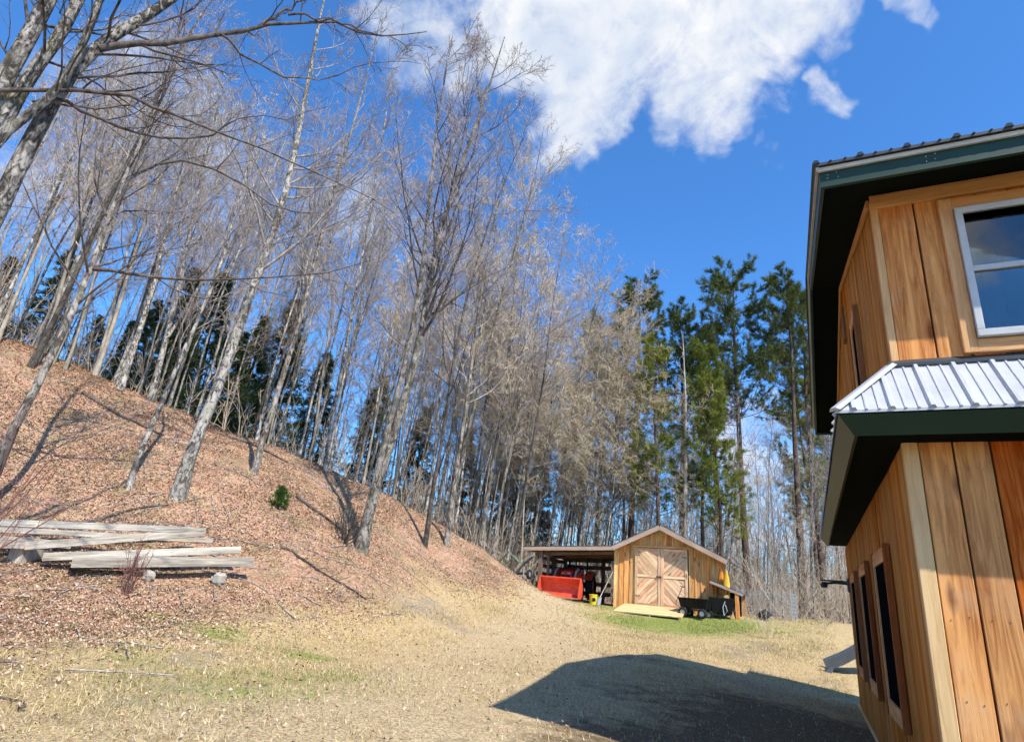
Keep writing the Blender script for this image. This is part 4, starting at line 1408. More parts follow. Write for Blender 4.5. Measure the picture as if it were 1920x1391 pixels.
# --- individual trees on the bank
near = [
    # label, stems[(points), r0], params
    ('twin stemmed dark barked tree leaning over the bank above the carport', [
        ([(676, 1030, 16.5), (700, 930, 16.5), (745, 790, 16.5), (785, 650, 16.5), (815, 480, 16.6), (858, 330, 16.7), (905, 200, 16.8), (946, 70, 17)], .23),
        ([(690, 960, 16.5), (728, 800, 16.3), (765, 660, 16.2), (790, 520, 16.1), (805, 380, 16.2), (822, 220, 16.3), (850, 60, 16.5)], .15)],
     dict(n1=24, crown0=.40, mats=('bark_grey', 'branch_dark', 'twig_mauve'), L1=.26, ang1=38, dens=1.2), 21),
    ('stout pale barked tree standing on the bank above the timber stack', [
        ([(334, 928, 16.0), (365, 830, 16.0), (415, 710, 16.0), (455, 590, 16.1), (500, 470, 16.2), (535, 360, 16.3), (560, 250, 16.4), (585, 110, 16.5), (620, -60, 16.6)], .22)],
     dict(n1=22, crown0=.45, mats=('bark_pale', 'branch_grey', 'twig_mauve'), L1=.28), 22),
    ('grey tree with mottled bark, next along the bank from the stout pale one', [
        ([(474, 890, 18.0), (500, 800, 18), (535, 690, 18), (572, 570, 18), (600, 450, 18.1), (640, 310, 18.3), (680, 170, 18.5), (715, 30, 18.6)], .17)],
     dict(n1=20, crown0=.42, mats=('bark_grey', 'branch_grey', 'twig_mauve'), L1=.27), 23),
    ('slim crooked tree on the bank left of the stout pale one', [
        ([(243, 908, 16.4), (262, 850, 16.4), (297, 770, 16.4), (335, 680, 16.5), (375, 590, 16.5), (420, 480, 16.6), (450, 360, 16.7), (500, 200, 16.8)], .10)],
     dict(n1=16, crown0=.40, mats=('bark_pale', 'branch_grey', 'twig_mauve'), L1=.24), 24),
    ('leaning grey tree rising from the edge of the picture on the upper bank', [
        ([(-10, 865, 14.6), (50, 760, 14.8), (110, 640, 15.0), (160, 530, 15.1), (200, 420, 15.2), (240, 320, 15.3), (310, 170, 15.5), (380, 20, 15.7)], .17)],
     dict(n1=20, crown0=.34, mats=('bark_grey', 'branch_dark', 'twig_mauve'), L1=.30, boughs=[([(175, 505, 15.1), (215, 508, 14.8), (310, 523, 14.5), (400, 525, 14.3), (480, 521, 14.1), (600, 514, 14.0), (690, 490, 13.9)], .045), ([(250, 330, 15.3), (330, 300, 14.9), (430, 330, 14.6), (520, 390, 14.4), (600, 400, 14.2)], .035)]), 25),
    ('pale slender tree on the crest at the far end of the bank', [
        ([(68, 676, 24.0), (110, 570, 24), (150, 480, 24.2), (200, 380, 24.4), (240, 270, 24.6), (290, 140, 25)], .17)],
     dict(n1=18, crown0=.40, mats=('bark_pale', 'branch_grey', 'twig_mauve'), L1=.26), 26),
    ('pale birch trunk on the crest before the dark spruces', [
        ([(226, 728, 23.5), (255, 640, 23.5), (290, 530, 23.5), (310, 440, 23.6), (340, 320, 23.8), (370, 170, 24)], .20)],
     dict(n1=18, crown0=.45, mats=('bark_pale', 'branch_grey', 'twig_mauve'), L1=.24), 27),
    ('forked pale tree on the crest right of the birch', [
        ([(282, 752, 23.6), (310, 640, 23.6), (335, 540, 23.7), (355, 440, 23.8), (385, 300, 24), (420, 150, 24.2)], .20),
        ([(310, 640, 23.6), (360, 560, 23.3), (410, 470, 23.1), (450, 350, 23)], .10)],
     dict(n1=16, crown0=.45, mats=('bark_pale', 'branch_grey', 'twig_mauve'), L1=.24), 28),
    ('straight grey tree at the lower end of the bank beside the twin stemmed one', [
        ([(838, 1012, 22.0), (850, 920, 22), (868, 800, 22), (884, 690, 22.1), (900, 560, 22.3), (925, 420, 22.6), (960, 300, 23)], .17)],
     dict(n1=24, crown0=.36, mats=('bark_grey', 'branch_grey', 'twig_tan'), L1=.30, ang1=52), 29),
    ('dark leaning trunk between the twin stemmed tree and the carport', [
        ([(800, 995, 21.0), (815, 900, 21), (835, 790, 21), (850, 680, 21.1), (880, 540, 21.3), (930, 380, 21.6), (990, 240, 22)], .14)],
     dict(n1=22, crown0=.40, mats=('bark_dark', 'branch_dark', 'twig_mauve'), L1=.30), 30),
    ('tall pale tree midway along the crest', [
        ([(606, 905, 21.5), (620, 800, 21.5), (645, 670, 21.6), (665, 560, 21.8), (690, 420, 22), (715, 270, 22.2), (740, 110, 22.4)], .15)],
     dict(n1=20, crown0=.42, mats=('bark_pale', 'branch_grey', 'twig_mauve'), L1=.25), 31),
]
for lab, stems, kw, seed in near:
    g = np.random.default_rng(seed)
    b0 = at(*stems[0][0][0])
    b0[2] = gz(b0[0], b0[1]) - .38
    ps = []
    for pts, r0 in stems:
        q = pix_stem(pts)
        if not ps:
            q[0] = b0
        ps.append(q - b0)
    kw = dict(kw)
    if 'boughs' in kw:
        kw['extra'] = [(np.array([at(*q) for q in pts]) - b0, r_) for pts, r_ in kw.pop('boughs')]
    kw.setdefault('dens', .88)
    ms = bare_tree_meshes('bank_tree', g, ps, [s[1] * (.66 if b0[1] < 16.5 and abs(b0[0]) < 9 else .52) for s in stems], **kw)
    place('bare_tree', ms, b0, label=lab, category='tree', group='bare trees on the bank')

# --- the multi stemmed tree close to the camera at the upper edge
g = np.random.default_rng(77)
RB = 9.0
base = at(-330, 830, 9.6)
base[2] = gz(base[0], base[1]) - .1


def near_stem(pts, R0=9.3, R1=8.8):
    n = len(pts)
    return [(x, y, R0 + (R1 - R0) * i / (n - 1)) for i, (x, y) in enumerate(pts)]


stems = [[base] + [at(*q) for q in near_stem([(-180, 560), (-90, 360), (0, 165), (50, 75), (95, -10), (150, -140), (200, -300)])],
         [base] + [at(*q) for q in near_stem([(-150, 540), (-60, 340), (0, 240), (54, 146), (108, 72), (150, -5), (230, -150)])],
         [base + np.array([.25, .1, 0])] + [at(*q) for q in near_stem([(-140, 680), (-60, 500), (0, 385), (40, 300), (80, 225), (128, 145), (182, 90), (240, 50), (330, -5), (430, -90)], 9.4, 8.6)],
         [base + np.array([.2, .2, 0])] + [at(*q) for q in near_stem([(-120, 480), (-50, 330), (10, 250), (72, 200), (120, 152), (158, 75), (188, -5), (225, -130)], 9.2, 8.4)]]
r0s = [.165, .145, .145, .095]
extra = [([at(186, 92, 8.7), at(252, 83, 8.6), at(341, 79, 8.5), at(413, 63, 8.4), at(485, 50, 8.4), at(560, 42, 8.3), at(640, 46, 8.3), at(720, 68, 8.2), at(800, 60, 8.2)], .050),
         ([at(0, 170, 9.0), at(126, 165, 8.7), at(234, 183, 8.5), at(306, 205, 8.4), at(378, 237, 8.3), at(450, 263, 8.2), at(557, 306, 8.1), at(650, 350, 8.0), at(740, 400, 8.0)], .030),
         ([at(100, 185, 8.9), at(150, 207, 8.8), at(216, 237, 8.6), at(288, 257, 8.5), at(378, 257, 8.4), at(432, 237, 8.3), at(471, 216, 8.3), at(540, 219, 8.2), at(620, 200, 8.2)], .026),
         ([at(485, 50, 8.4), at(560, 5, 8.3), at(640, -30, 8.2)], .026),
         ([at(413, 63, 8.4), at(470, 110, 8.3), at(530, 145, 8.2), at(600, 148, 8.2), at(700, 118, 8.1), at(790, 120, 8.1)], .020),
         ([at(540, 28, 8.3), at(620, 40, 8.2), at(710, 65, 8.1), at(800, 95, 8.0)], .020),
         ([at(60, 190, 9.1), at(180, 205, 9.0), at(60, 205, 9.0)][:2] + [at(260, 192, 8.9), at(330, 150, 8.8), at(450, 108, 8.7)], .018)]
paths = [spline(np.array(s), 14) - base for s in stems]
tgr, bgr, cgr = [], [], []
for path, r0 in zip(paths, r0s):
    R = trunk_radii(path, r0, top=.3, flare=.2)
    tgr.append((path[None], R[None], 12))
    P1, R1 = grow(g, path[None], R[None], 9, .55, .98, (48, 10), 2.6, 8, up=.06, wob=.10, rf=.24, rmin=.010, taper=.25)
    bgr.append((P1, R1, 6))
    P2, R2 = grow(g, P1, R1, 5, .2, .98, (42, 10), -.45, 6, up=.05, wob=.12, rf=.5, rmin=.005, taper=.4)
    bgr.append((P2, R2, 4))
    P3, R3 = grow(g, P2, R2, 4, .2, 1, (40, 12), -.5, 4, up=.03, wob=.14, rf=.6, rmin=.003, taper=.5)
    cgr.append((P3, R3, 3))
for ep, er in extra:
    Pe = spline(np.array(ep) - base, 16)[None]
    Pe[0, 1:-1] += g.normal(size=(14, 3)) * .02
    Re = (er * np.linspace(1, .14, 16))[None]
    bgr.append((Pe, Re, 7))
    P2, R2 = grow(g, Pe, Re, 9, .12, .98, (42, 12), -.20, 7, up=.05, wob=.12, rf=.5, rmin=.004, taper=.4, lenfall=.3)
    bgr.append((P2, R2, 4))
    P3, R3 = grow(g, P2, R2, 5, .2, 1, (40, 12), -.42, 5, up=.04, wob=.14, rf=.6, rmin=.0028, taper=.5)
    cgr.append((P3, R3, 3))
    P4, R4 = grow(g, P3, R3, 3, .2, 1, (40, 12), -.5, 4, up=.04, wob=.14, rf=.6, rmin=.0025, taper=.6)
    cgr.append((P4, R4, 3))
ms = []
for nm, gr, mt_ in (('trunk', tgr, 'bark_near'), ('branches', bgr, 'branch_dark'), ('crown', cgr, 'branch_dark')):
    V, Q = tubes(gr)
    ms.append((nm, np_mesh('near_tree_' + nm, V, quads=Q, mat=mt_, smooth=True)))
place('bare_tree', ms, base, label='multi stemmed pale tree close by with long dark boughs crossing the sky', category='tree')

# --- prototypes for the wood
protos = []
for i in range(7):
    g = np.random.default_rng(100 + i)
    H = 17.0
    pth = wobble_path(g, H, lean=(g.uniform(-.02, .10), g.uniform(-.03, .03)), amp=.3)
    mats = [('bark_pale', 'branch_grey', 'twig_mauve'), ('bark_grey', 'branch_grey', 'twig_mauve'), ('bark_grey', 'branch_dark', 'twig_mauve'), ('bark_pale', 'branch_grey', 'twig_tan'),
            ('bark_dark', 'branch_grey', 'twig_mauve'), ('bark_grey', 'branch_grey', 'twig_tan'), ('bark_pale', 'branch_grey', 'twig_olive')][i]
    protos.append(bare_tree_meshes('wood_tree', g, [pth], [.066 + .012 * (i % 3)], n1=22, crown0=.42 if i < 5 else .25, L1=.25 if i < 5 else .33, dens=.9 if i < 5 else 1.0, twig=.0058 if i < 5 else .0082, mats=mats, ang1=42 if i < 5 else 60, up=.10 if i < 5 else .03))
thin = []
for i in range(5):
    g = np.random.default_rng(140 + i)
    H = 11.0
    pth = wobble_path(g, H, lean=(g.uniform(-.03, .06), g.uniform(-.03, .03)), amp=.22)
    thin.append(bare_tree_meshes('thin_tree', g, [pth], [.036 + .005 * i], n1=14, crown0=.40, L1=.20, dens=.7, twig=.007,
                                 mats=[('bark_pale', 'branch_grey', 'twig_mauve'), ('bark_grey', 'branch_grey', 'twig_tan'), ('bark_dead', 'branch_grey', 'twig_tan'), ('bark_pale', 'branch_grey', 'twig_mauve'), ('bark_dead', 'branch_grey', 'twig_tan')][i]))

g = np.random.default_rng(501)


def blocked(x, y):
    lx, ly = (x - SL[0]) * RHT[0] + (y - SL[1]) * RHT[1], (x - SL[0]) * DEP[0] + (y - SL[1]) * DEP[1]
    if -4.6 < lx < 5.6 and -6 < ly < 5.2:
        return True
    hx, hy = (x - HC[0]) * RHT[0] + (y - HC[1]) * RHT[1], (x - HC[0]) * DEP[0] + (y - HC[1]) * DEP[1]
    return -1 < hx < 9 and -1 < hy < 11


# crest and back of the bank
taken = []


def scatter_trees(n, az0, az1, R0, R1, protos_, kind, label, group, s0, s1, mind=1.0, bias=1.0, lean=True):
    k = tries = 0
    while k < n and tries < n * 30:
        tries += 1
        a = g.uniform(az0, az1)
        R = R0 + (R1 - R0) * g.uniform() ** bias
        x, y = R * sin(radians(a)), R * cos(radians(a))
        if blocked(x, y) or any((x - t[0]) ** 2 + (y - t[1]) ** 2 < mind ** 2 for t in taken):
            continue
        taken.append((x, y))
        s = g.uniform(s0, s1)
        ms = protos_[int(g.integers(len(protos_)))]
        bk_ = ms[0][1].materials[0].name
        word = {'bark_pale': 'pale barked', 'bark_grey': 'grey barked', 'bark_dark': 'dark barked', 'bark_dead': 'dead and bleached'}[bk_]
        o = place(kind, ms, (x, y, gz(x, y) - .3), g.uniform(-.7, .7) if lean else g.uniform(0, 6.28), (s, s, s * g.uniform(.92, 1.1)), label=word + ' ' + label, category='tree', group=word + ' ' + group)
        if lean:
            o.rotation_euler = (g.uniform(-.03, .03), g.uniform(.0, .07), g.uniform(-.8, .8))
        k += 1


scatter_trees(26, -46, -14, 22.5, 38, protos[:5], 'bare_tree', 'bare tree along the crest of the bank', 'trees along the crest', .80, 1.12, 1.1)
scatter_trees(24, -14, 3.5, 24, 40, protos[:6], 'bare_tree', 'bare tree between the bank and the carport', 'trees between bank and carport', .80, 1.08, 1.1)
scatter_trees(18, -7, 10, 29, 37, protos[5:], 'bare_tree', 'bushy twigged tree behind the carport', 'bushy trees behind the carport', .78, 1.0, 1.3)
scatter_trees(20, 3, 31, 30, 48, protos[1:], 'bare_tree', 'bare tree behind the shed', 'bare trees behind the shed', .55, .78, 1.2)
scatter_trees(85, -46, -8, 22.5, 40, thin, 'thin_tree', 'thin young tree on the crest of the bank', 'thin trees on the crest', .8, 1.4, .6)
scatter_trees(55, -8, 10, 25.5, 42, thin, 'thin_tree', 'thin young tree in the thicket above the carport', 'thin trees above the carport', .6, 1.1, .6)
scatter_trees(75, 8, 32, 27, 46, thin, 'thin_tree', 'thin young tree in the thicket behind the shed', 'thin trees behind the shed', .35, .8, .6)


for (a_, R_, s_, k_, lb) in ((-4.5, 25.5, 1.22, 1, 'tall bare tree at the lower end of the bank, its crown highest above the carport'), (-1.5, 28, 1.25, 5, 'tall tan twigged tree rising behind the foot of the bank'),
                             (1.5, 31.5, 1.22, 5, 'tall tan twigged tree behind the open end of the carport'), (4.5, 31.8, 1.16, 1, 'tall grey tree behind the middle of the carport'),
                             (7.2, 32.5, 1.08, 6, 'tall olive twigged tree behind the carport beside the shed'), (9.8, 33.5, 1.02, 5, 'tan twigged tree leaning toward the pine above the shed')):
    p_ = gpt(a_, R_, .3)
    place('bare_tree', protos[k_], p_, g.uniform(-.6, .6), (s_, s_, s_), label=lb, category='tree', group='tall trees behind the carport')


# --- conifers
def conifer_mesh(P, D, nn, ln, wd, g, cols, spread=1.0, droop=0.0):
    """needle tufts: at points P with directions D, nn needle blades each"""
    B = len(P)
    b = np.repeat(np.arange(B), nn)
    d = nrmz(D[b] * .8 + g.normal(size=(B * nn, 3)) * spread + np.array([0, 0, -droop]))
    L = ln * g.uniform(.6, 1.2, (B * nn, 1))
    side = nrmz(np.cross(d, g.normal(size=d.shape))) * wd * g.uniform(.6, 1.3, (B * nn, 1))
    p = P[b] + g.normal(size=(B * nn, 3)) * ln * .15
    V = np.stack([p - side * .5, p + side * .5, p + d * L], 1).reshape(-1, 3)
    F = np.arange(B * nn * 3).reshape(-1, 3)
    t = g.uniform(0, 1, (B, 1))
    c = np.array(cols[0])[None] * (1 - t) + np.array(cols[1])[None] * t
    c = np.repeat(c[b] * g.uniform(.75, 1.25, (B * nn, 1)), 3, axis=0)
    return V, F, np.c_[c, np.ones(len(c))]


def pine(name, seed, H=19.0, r0=.2, crown0=.55, brl=3.0, cols=((.062, .092, .030), (.145, .168, .055)), nn=24, ln=.28, stubs=26):
    g = np.random.default_rng(seed)
    path = wobble_path(g, H, 14, amp=.18)
    R = trunk_radii(path, r0, top=.12, flare=.3)
    nb = int((1 - crown0) * H / .62) * 5
    P1, R1 = grow(g, path[None], R[None], nb, crown0, .985, (72, 9), brl, 6, up=.10, wob=.07, rf=.2, rmin=.014, taper=.4, lenfall=.58)
    keep = g.uniform(size=len(P1)) > .16
    P1, R1 = P1[keep], R1[keep]
    P2, R2 = grow(g, P1, R1, 7, .28, 1.0, (46, 10), -.36, 4, up=.12, wob=.08, rf=.6, rmin=.008, taper=.6, lenfall=.4)
    S1, SR = grow(g, path[None], R[None], stubs, .16, crown0, (82, 12), .9, 4, up=-.02, wob=.1, rf=.10, rmin=.010, taper=.4, lenfall=-.3)
    V, Q = tubes([(path[None], R[None], 9)])
    tk = np_mesh(name + '_trunk', V, quads=Q, mat='bark_pine', smooth=True)
    V, Q = tubes([(P1, R1, 4), (P2, R2, 3), (S1, SR, 3)])
    br = np_mesh(name + '_branches', V, quads=Q, mat='bark_pine')
    pts = np.concatenate([P2[:, -1], P2[:, 2], P1[:, -1], P1[:, -2], P2[:, 1][::2]])
    dr = np.concatenate([nrmz(P2[:, -1] - P2[:, -2]), nrmz(P2[:, 2] - P2[:, 1]), nrmz(P1[:, -1] - P1[:, -2]), nrmz(P1[:, -2] - P1[:, -3]), nrmz(P2[:, 1] - P2[:, 0])[::2]])
    top = path[-1][None]
    pts, dr = np.vstack([pts, top, top - [[0, 0, .25]]]), np.vstack([dr, [[0, 0, 1], [0, 0, 1]]])
    V, F, C = conifer_mesh(pts, dr, nn, ln, .032, g, cols, .55)
    cr = np_mesh(name + '_crown', V, tris=F, mat='needles')
    set_tint(cr, C)
    return [('trunk', tk), ('branches', br), ('crown', cr)]


def spruce(name, seed, H=13.0, cols=((.045, .075, .040), (.105, .140, .065))):
    g = np.random.default_rng(seed)
    path = wobble_path(g, H, 10, amp=.06)
    R = trunk_radii(path, .15, top=.06, flare=.2)
    P1, R1 = grow(g, path[None], R[None], 230, .06, .985, (88, 7), 2.3, 6, up=-.05, wob=.05, rf=.2, rmin=.010, taper=.4, lenfall=.90)
    P2, R2 = grow(g, P1, R1, 5, .25, .95, (55, 8), -.34, 3, up=-.06, wob=.05, rf=.6, rmin=.006, taper=.6, lenfall=.4)
    V, Q = tubes([(path[None], R[None], 8)])
    tk = np_mesh(name + '_trunk', V, quads=Q, mat='bark_dark', smooth=True)
    V, Q = tubes([(P1, R1, 3)])
    br = np_mesh(name + '_branches', V, quads=Q, mat='bark_dark')
    pts = np.concatenate([P1[:, j] for j in (2, 3, 4, 5)] + [P2[:, 1], P2[:, 2]])
    dr = np.concatenate([nrmz(P1[:, j] - P1[:, j - 1]) for j in (2, 3, 4, 5)] + [nrmz(P2[:, 1] - P2[:, 0]), nrmz(P2[:, 2] - P2[:, 1])])
    V, F, C = conifer_mesh(pts, dr, 9, .26, .045, g, cols, .45, .12)
    cr = np_mesh(name + '_crown', V, tris=F, mat='needles')
    set_tint(cr, C)
    return [('trunk', tk), ('branches', br), ('crown', cr)]


pines = [pine('pine', 300), pine('pine', 301, crown0=.50, brl=3.4), pine('pine', 302, crown0=.60, brl=2.9)]
soft = [pine('soft_pine', 310, H=13, r0=.13, crown0=.30, brl=2.2, cols=((.12, .155, .03), (.27, .29, .06)), nn=18, ln=.26, stubs=10),
        pine('soft_pine', 311, H=13, r0=.12, crown0=.36, brl=1.9, cols=((.10, .145, .03), (.22, .25, .06)), nn=18, ln=.26, stubs=10)]
spr = [spruce('spruce', 320), spruce('spruce', 321)]
g = np.random.default_rng(900)


def conif(ms, H0, azd, R, top_el, kind, lab, group, sxy=1.0):
    p = gpt(azd, R)
    ht = EYE + R * tan(radians(top_el)) - p[2]
    s = ht / H0
    place(kind, ms, p, g.uniform(0, 6.28), (s * sxy, s * sxy, s), label=lab, category='tree', group=group)


for (px, py, R, pi_, lab) in ((1375, 512, 36, 1, 'tallest dark pine behind the shed with a broad ragged top'), (1190, 530, 37, 0, 'dark topped pine above the middle of the shed roof'),
                              (1462, 524, 35, 2, 'tall pine with a long bare trunk nearest the house roof'), (1272, 588, 39, 1, 'shorter dense pine between the two tall ones'),
                              (1500, 560, 40, 0, 'pine half hidden behind the corner of the house'), (1335, 620, 42, 2, 'lower pine crowded behind the tallest one'), (1130, 600, 42, 2, 'pine showing through bare twigs above the carport')):
    a, e = degrees(atan2(ray(px, py)[0], ray(px, py)[1])), degrees(atan2(ray(px, py)[2], hypot(*ray(px, py)[:2])))
    conif(pines[pi_], 19.0, a, R, e, 'pine_tree', lab, 'tall pines behind the shed')
for (px, py, R, k) in ((1235, 640, 31.5, 0), (1310, 650, 32, 1), (1340, 720, 31, 0), (1175, 700, 40, 1), (1500, 700, 42, 0), (1560, 760, 44, 1), (1100, 720, 44, 0), (1540, 700, 50, 0)):
    a, e = degrees(atan2(ray(px, py)[0], ray(px, py)[1])), degrees(atan2(ray(px, py)[2], hypot(*ray(px, py)[:2])))
    conif(soft[k], 13.0, a, R, e, 'pine_tree', 'bright green young pine behind the shed', 'young green pines', .9)
for (px, py, R, k) in ((300, 560, 31, 0), (375, 500, 30, 1), (430, 510, 32, 0), (250, 600, 31, 1), (560, 560, 33, 0), (500, 590, 31, 1), (620, 660, 34, 0), (340, 600, 33, 1), (460, 620, 30, 0), (720, 700, 38, 1), (130, 470, 36, 0), (30, 480, 37, 1), (190, 590, 35, 0),
                       (800, 760, 40, 1), (880, 800, 42, 0), (960, 760, 44, 1), (1010, 830, 46, 0)):
    a, e = degrees(atan2(ray(px, py)[0], ray(px, py)[1])), degrees(atan2(ray(px, py)[2], hypot(*ray(px, py)[:2])))
    conif(spr[k], 13.0, a, R, e, 'spruce_tree', 'dark spruce behind the crest of the bank', 'dark spruces', 1.25)
# alike trees of one group are told apart by their order across the view
_O = 'first second third fourth fifth sixth seventh eighth ninth tenth eleventh twelfth thirteenth fourteenth fifteenth sixteenth seventeenth eighteenth nineteenth'.split()
ORD = _O + [w + s for w, e in (('twent', 'y'), ('thirt', 'y'), ('fort', 'y'), ('fift', 'y')) for s in ['ieth'] + ['y-' + q for q in _O[:9]]]
by = {}
for o in COL.objects:
    if o.get('category') == 'tree' and o.get('group') and o.get('label'):
        by.setdefault(o['label'], []).append(o)
for lab, os_ in by.items():
    if 1 < len(os_) <= 59:
        os_.sort(key=lambda o: atan2(o.location.x, o.location.y))
        for i, o in enumerate(os_):
            o['label'] = lab + ', ' + ORD[i] + ' from the left'
# dead standing snag behind the shed
pth = wobble_path(np.random.default_rng(5), 14, amp=.12)
sn = bare_tree_meshes('snag', np.random.default_rng(6), [pth], [.13], n1=8, crown0=.5, L1=.10, dens=.4, mats=('bark_dead', 'bark_dead', 'twig_tan'))
place('dead_tree', sn, gpt(16.7, 31), .3, label='bare dead trunk standing straight up behind the shed peak', category='tree')

# ------------------------------------------------------------------ shrubs and ground litter
def shrub(name, azd, R, n, H, mat, label, category='shrub', spread=30, seed=1, group=None, thick=.009):
    g = np.random.default_rng(seed)
    p = gpt(azd, R, .04)
    P0 = np.zeros((n, 6, 3))
    a = g.uniform(0, 2 * pi, n)
    tl = np.radians(g.uniform(3, spread, n))
    d = np.c_[np.sin(tl) * np.cos(a), np.sin(tl) * np.sin(a), np.cos(tl)]
    P0[:, 0] = g.normal(size=(n, 3)) * [.06, .06, 0]
    L = H * g.uniform(.6, 1.1, (n, 1))
    for j in range(1, 6):
        d = nrmz(d + g.normal(size=d.shape) * .10 + [0, 0, .06])
        P0[:, j] = P0[:, j - 1] + d * L / 5
    R0 = thick * np.linspace(1, .4, 6)[None] * g.uniform(.7, 1.3, (n, 1))
    P2, R2 = grow(g, P0, R0, 5, .25, 1, (35, 12), -.4, 4, up=.1, wob=.12, rf=.6, rmin=.003, taper=.5)
    P3, R3 = grow(g, P2, R2, 3, .25, 1, (35, 12), -.5, 3, up=.1, wob=.12, rf=.7, rmin=.0025, taper=.6)
    V, Q = tubes([(P0, R0, 4)])
    o = empty(name, p, 0, label=label, category=category, group=group)
    link('stems', np_mesh(name + '_stems', V, quads=Q, mat=mat), o)
    V, Q = tubes([(P2, R2, 3), (P3, R3, 3)])
    link('twigs', np_mesh(name + '_twigs', V, quads=Q, mat=mat), o)
    return o


shrub('bare_shrub', -29.4, 12.2, 11, .85, 'twig_red', 'bare reddish shrub growing in front of the timber stack', seed=3)
shrub('bare_shrub', -39.5, 11.6, 10, 2.6, 'twig_red', 'tall pinkish stemmed shrub at the edge of the picture above the timbers', seed=4, spread=38, thick=.013)
shrub('bare_shrub', 23.2, 20.4, 10, .8, 'twig_tan', 'dry grey shrub on the grass in front of the wire pen', seed=6, spread=40)
shrub('bare_shrub', 27.5, 23.5, 12, .6, 'twig_tan', 'low dry weed clump near the slide', seed=7, spread=50)
shrub('dead_brush', -13.6, 16.4, 16, 1.1, 'bark_dark', 'dark tangled dead brush at the foot of the twin stemmed tree', seed=8, spread=75, thick=.02)
# seedling evergreen on the bank
g = np.random.default_rng(61)
p = gpt(-19.6, 16.3, .0)
sd_ = empty('evergreen_seedling', p, 0, label='tiny green evergreen seedling alone on the leaf covered bank', category='seedling')
Pq = np.array([[[0, 0, -.05], [.01, 0, .2], [0, .01, .5]]])
V, Q = tubes([(Pq, np.array([[.012, .010, .004]]), 5)])
link('stem', np_mesh('seedling_stem', V, quads=Q, mat='bark_dark'), sd_)
pts = np.c_[g.normal(size=(90, 2)) * .11, g.uniform(.05, .5, 90)]
pts[:, :2] *= (1.3 - pts[:, 2:3] * 1.8)
V, F, C = conifer_mesh(pts, nrmz(pts * [1, 1, .2] + [0, 0, .05]), 14, .12, .02, g, ((.04, .09, .02), (.10, .16, .04)), .6)
me = np_mesh('seedling_needles', V, tris=F, mat='needles')
set_tint(me, C)
link('needles', me, sd_)

# fallen branches
fb = [((150, 950), (345, 930), 14.8, 15.6, .035, 'curved fallen branch low on the bank behind the timbers'), ((250, 870), (60, 990), 16.6, 14.6, .03, 'dark fallen branch lying down the bank near the edge of the picture'),
      ((530, 1000), (690, 1090), 14.8, 13.6, .03, 'thin fallen branch at the foot of the bank below the twin stemmed tree'), ((560, 905), (660, 985), 17.5, 16.6, .05, 'straight fallen pole on the bank beside the seedling'),
      ((150, 735), (300, 800), 21.5, 19.5, .05, 'mossy fallen log near the crest of the bank'), ((0, 1325), (60, 1391), 6.6, 6.0, .012, 'small dark stick on the grass at the near corner'),
      ((430, 720), (560, 810), 21.5, 20.5, .04, 'fallen grey pole on the crest below the spruces')]
for i, (a, b, Ra, Rb, r, lab) in enumerate(fb):
    pa, pb = at(*a, Ra), at(*b, Rb)
    n = 9
    t = np.linspace(0, 1, n)[:, None]
    P = pa * (1 - t) + pb * t
    gg = np.random.default_rng(40 + i)
    off = np.cumsum(gg.normal(size=(n, 2)) * .05, axis=0)
    P[:, :2] += off
    P[:, 2] = ground(P[:, 0], P[:, 1]) + r * .8
    o0 = P[0].copy()
    Rr = r * np.linspace(1, .45, n)
    P2, R2 = grow(gg, (P - o0)[None], Rr[None], 6, .3, .98, (40, 10), -.18, 4, up=.02, wob=.1, rf=.5, rmin=.005)
    V, Q = tubes([((P - o0)[None], Rr[None], 7), (P2, R2, 4)])
    o = link('fallen_branch', np_mesh('fallen_branch', V, quads=Q, mat='branch_dark', smooth=True), None, label=lab, category='branch', group='fallen branches')
    o.location = o0

# undergrowth behind the shed and along the wood edge
g = np.random.default_rng(70)
n = 2600
a = np.radians(g.uniform(-10, 33, n))
R = g.uniform(26.5, 44, n)
x, y = R * np.sin(a), R * np.cos(a)
ok = np.array([not blocked(x[i], y[i]) for i in range(n)]) & (y > 24)
x, y = x[ok], y[ok]
n = len(x)
P0 = np.zeros((n, 5, 3))
P0[:, 0] = np.c_[x, y, ground(x, y) - .05]
d = nrmz(np.c_[g.normal(size=(n, 2)) * .45, np.ones(n)])
L = g.uniform(.6, 3.4, (n, 1))
for j in range(1, 5):
    d = nrmz(d + g.normal(size=d.shape) * .26)
    P0[:, j] = P0[:, j - 1] + d * L / 4
R0 = (.006 + .004 * L) * np.linspace(1, .4, 5)[None]
P2, R2 = grow(g, P0, R0, 6, .25, 1, (42, 14), -.36, 4, up=.08, wob=.15, rf=.6, rmin=.006, taper=.5)
V, Q = tubes([(P0, R0, 3), (P2, R2, 3)])
n = 1500
a = np.radians(g.uniform(-4, 34, n))
R = g.uniform(46, 66, n)
a[:600] = np.radians(g.uniform(-46, -3, 600))
R[:600] = g.uniform(27, 42, 600)
x, y = R * np.sin(a), R * np.cos(a)
F0 = np.zeros((n, 5, 3))
F0[:, 0] = np.c_[x, y, ground(x, y) - .05]
d = nrmz(np.c_[g.normal(size=(n, 2)) * .15, np.ones(n)])
L = g.uniform(3, 9.5, (n, 1))
L[:600] = g.uniform(1.2, 4.5, (600, 1))
for j in range(1, 5):
    d = nrmz(d + g.normal(size=d.shape) * .10)
    F0[:, j] = F0[:, j - 1] + d * L / 4
FR = (.012 + .006 * L) * np.linspace(1, .4, 5)[None]
F2, FR2 = grow(g, F0, FR, 9, .2, 1, (45, 14), -.32, 4, up=.05, wob=.15, rf=.6, rmin=.014, taper=.5)
far_brush = (F0, FR, F2, FR2)
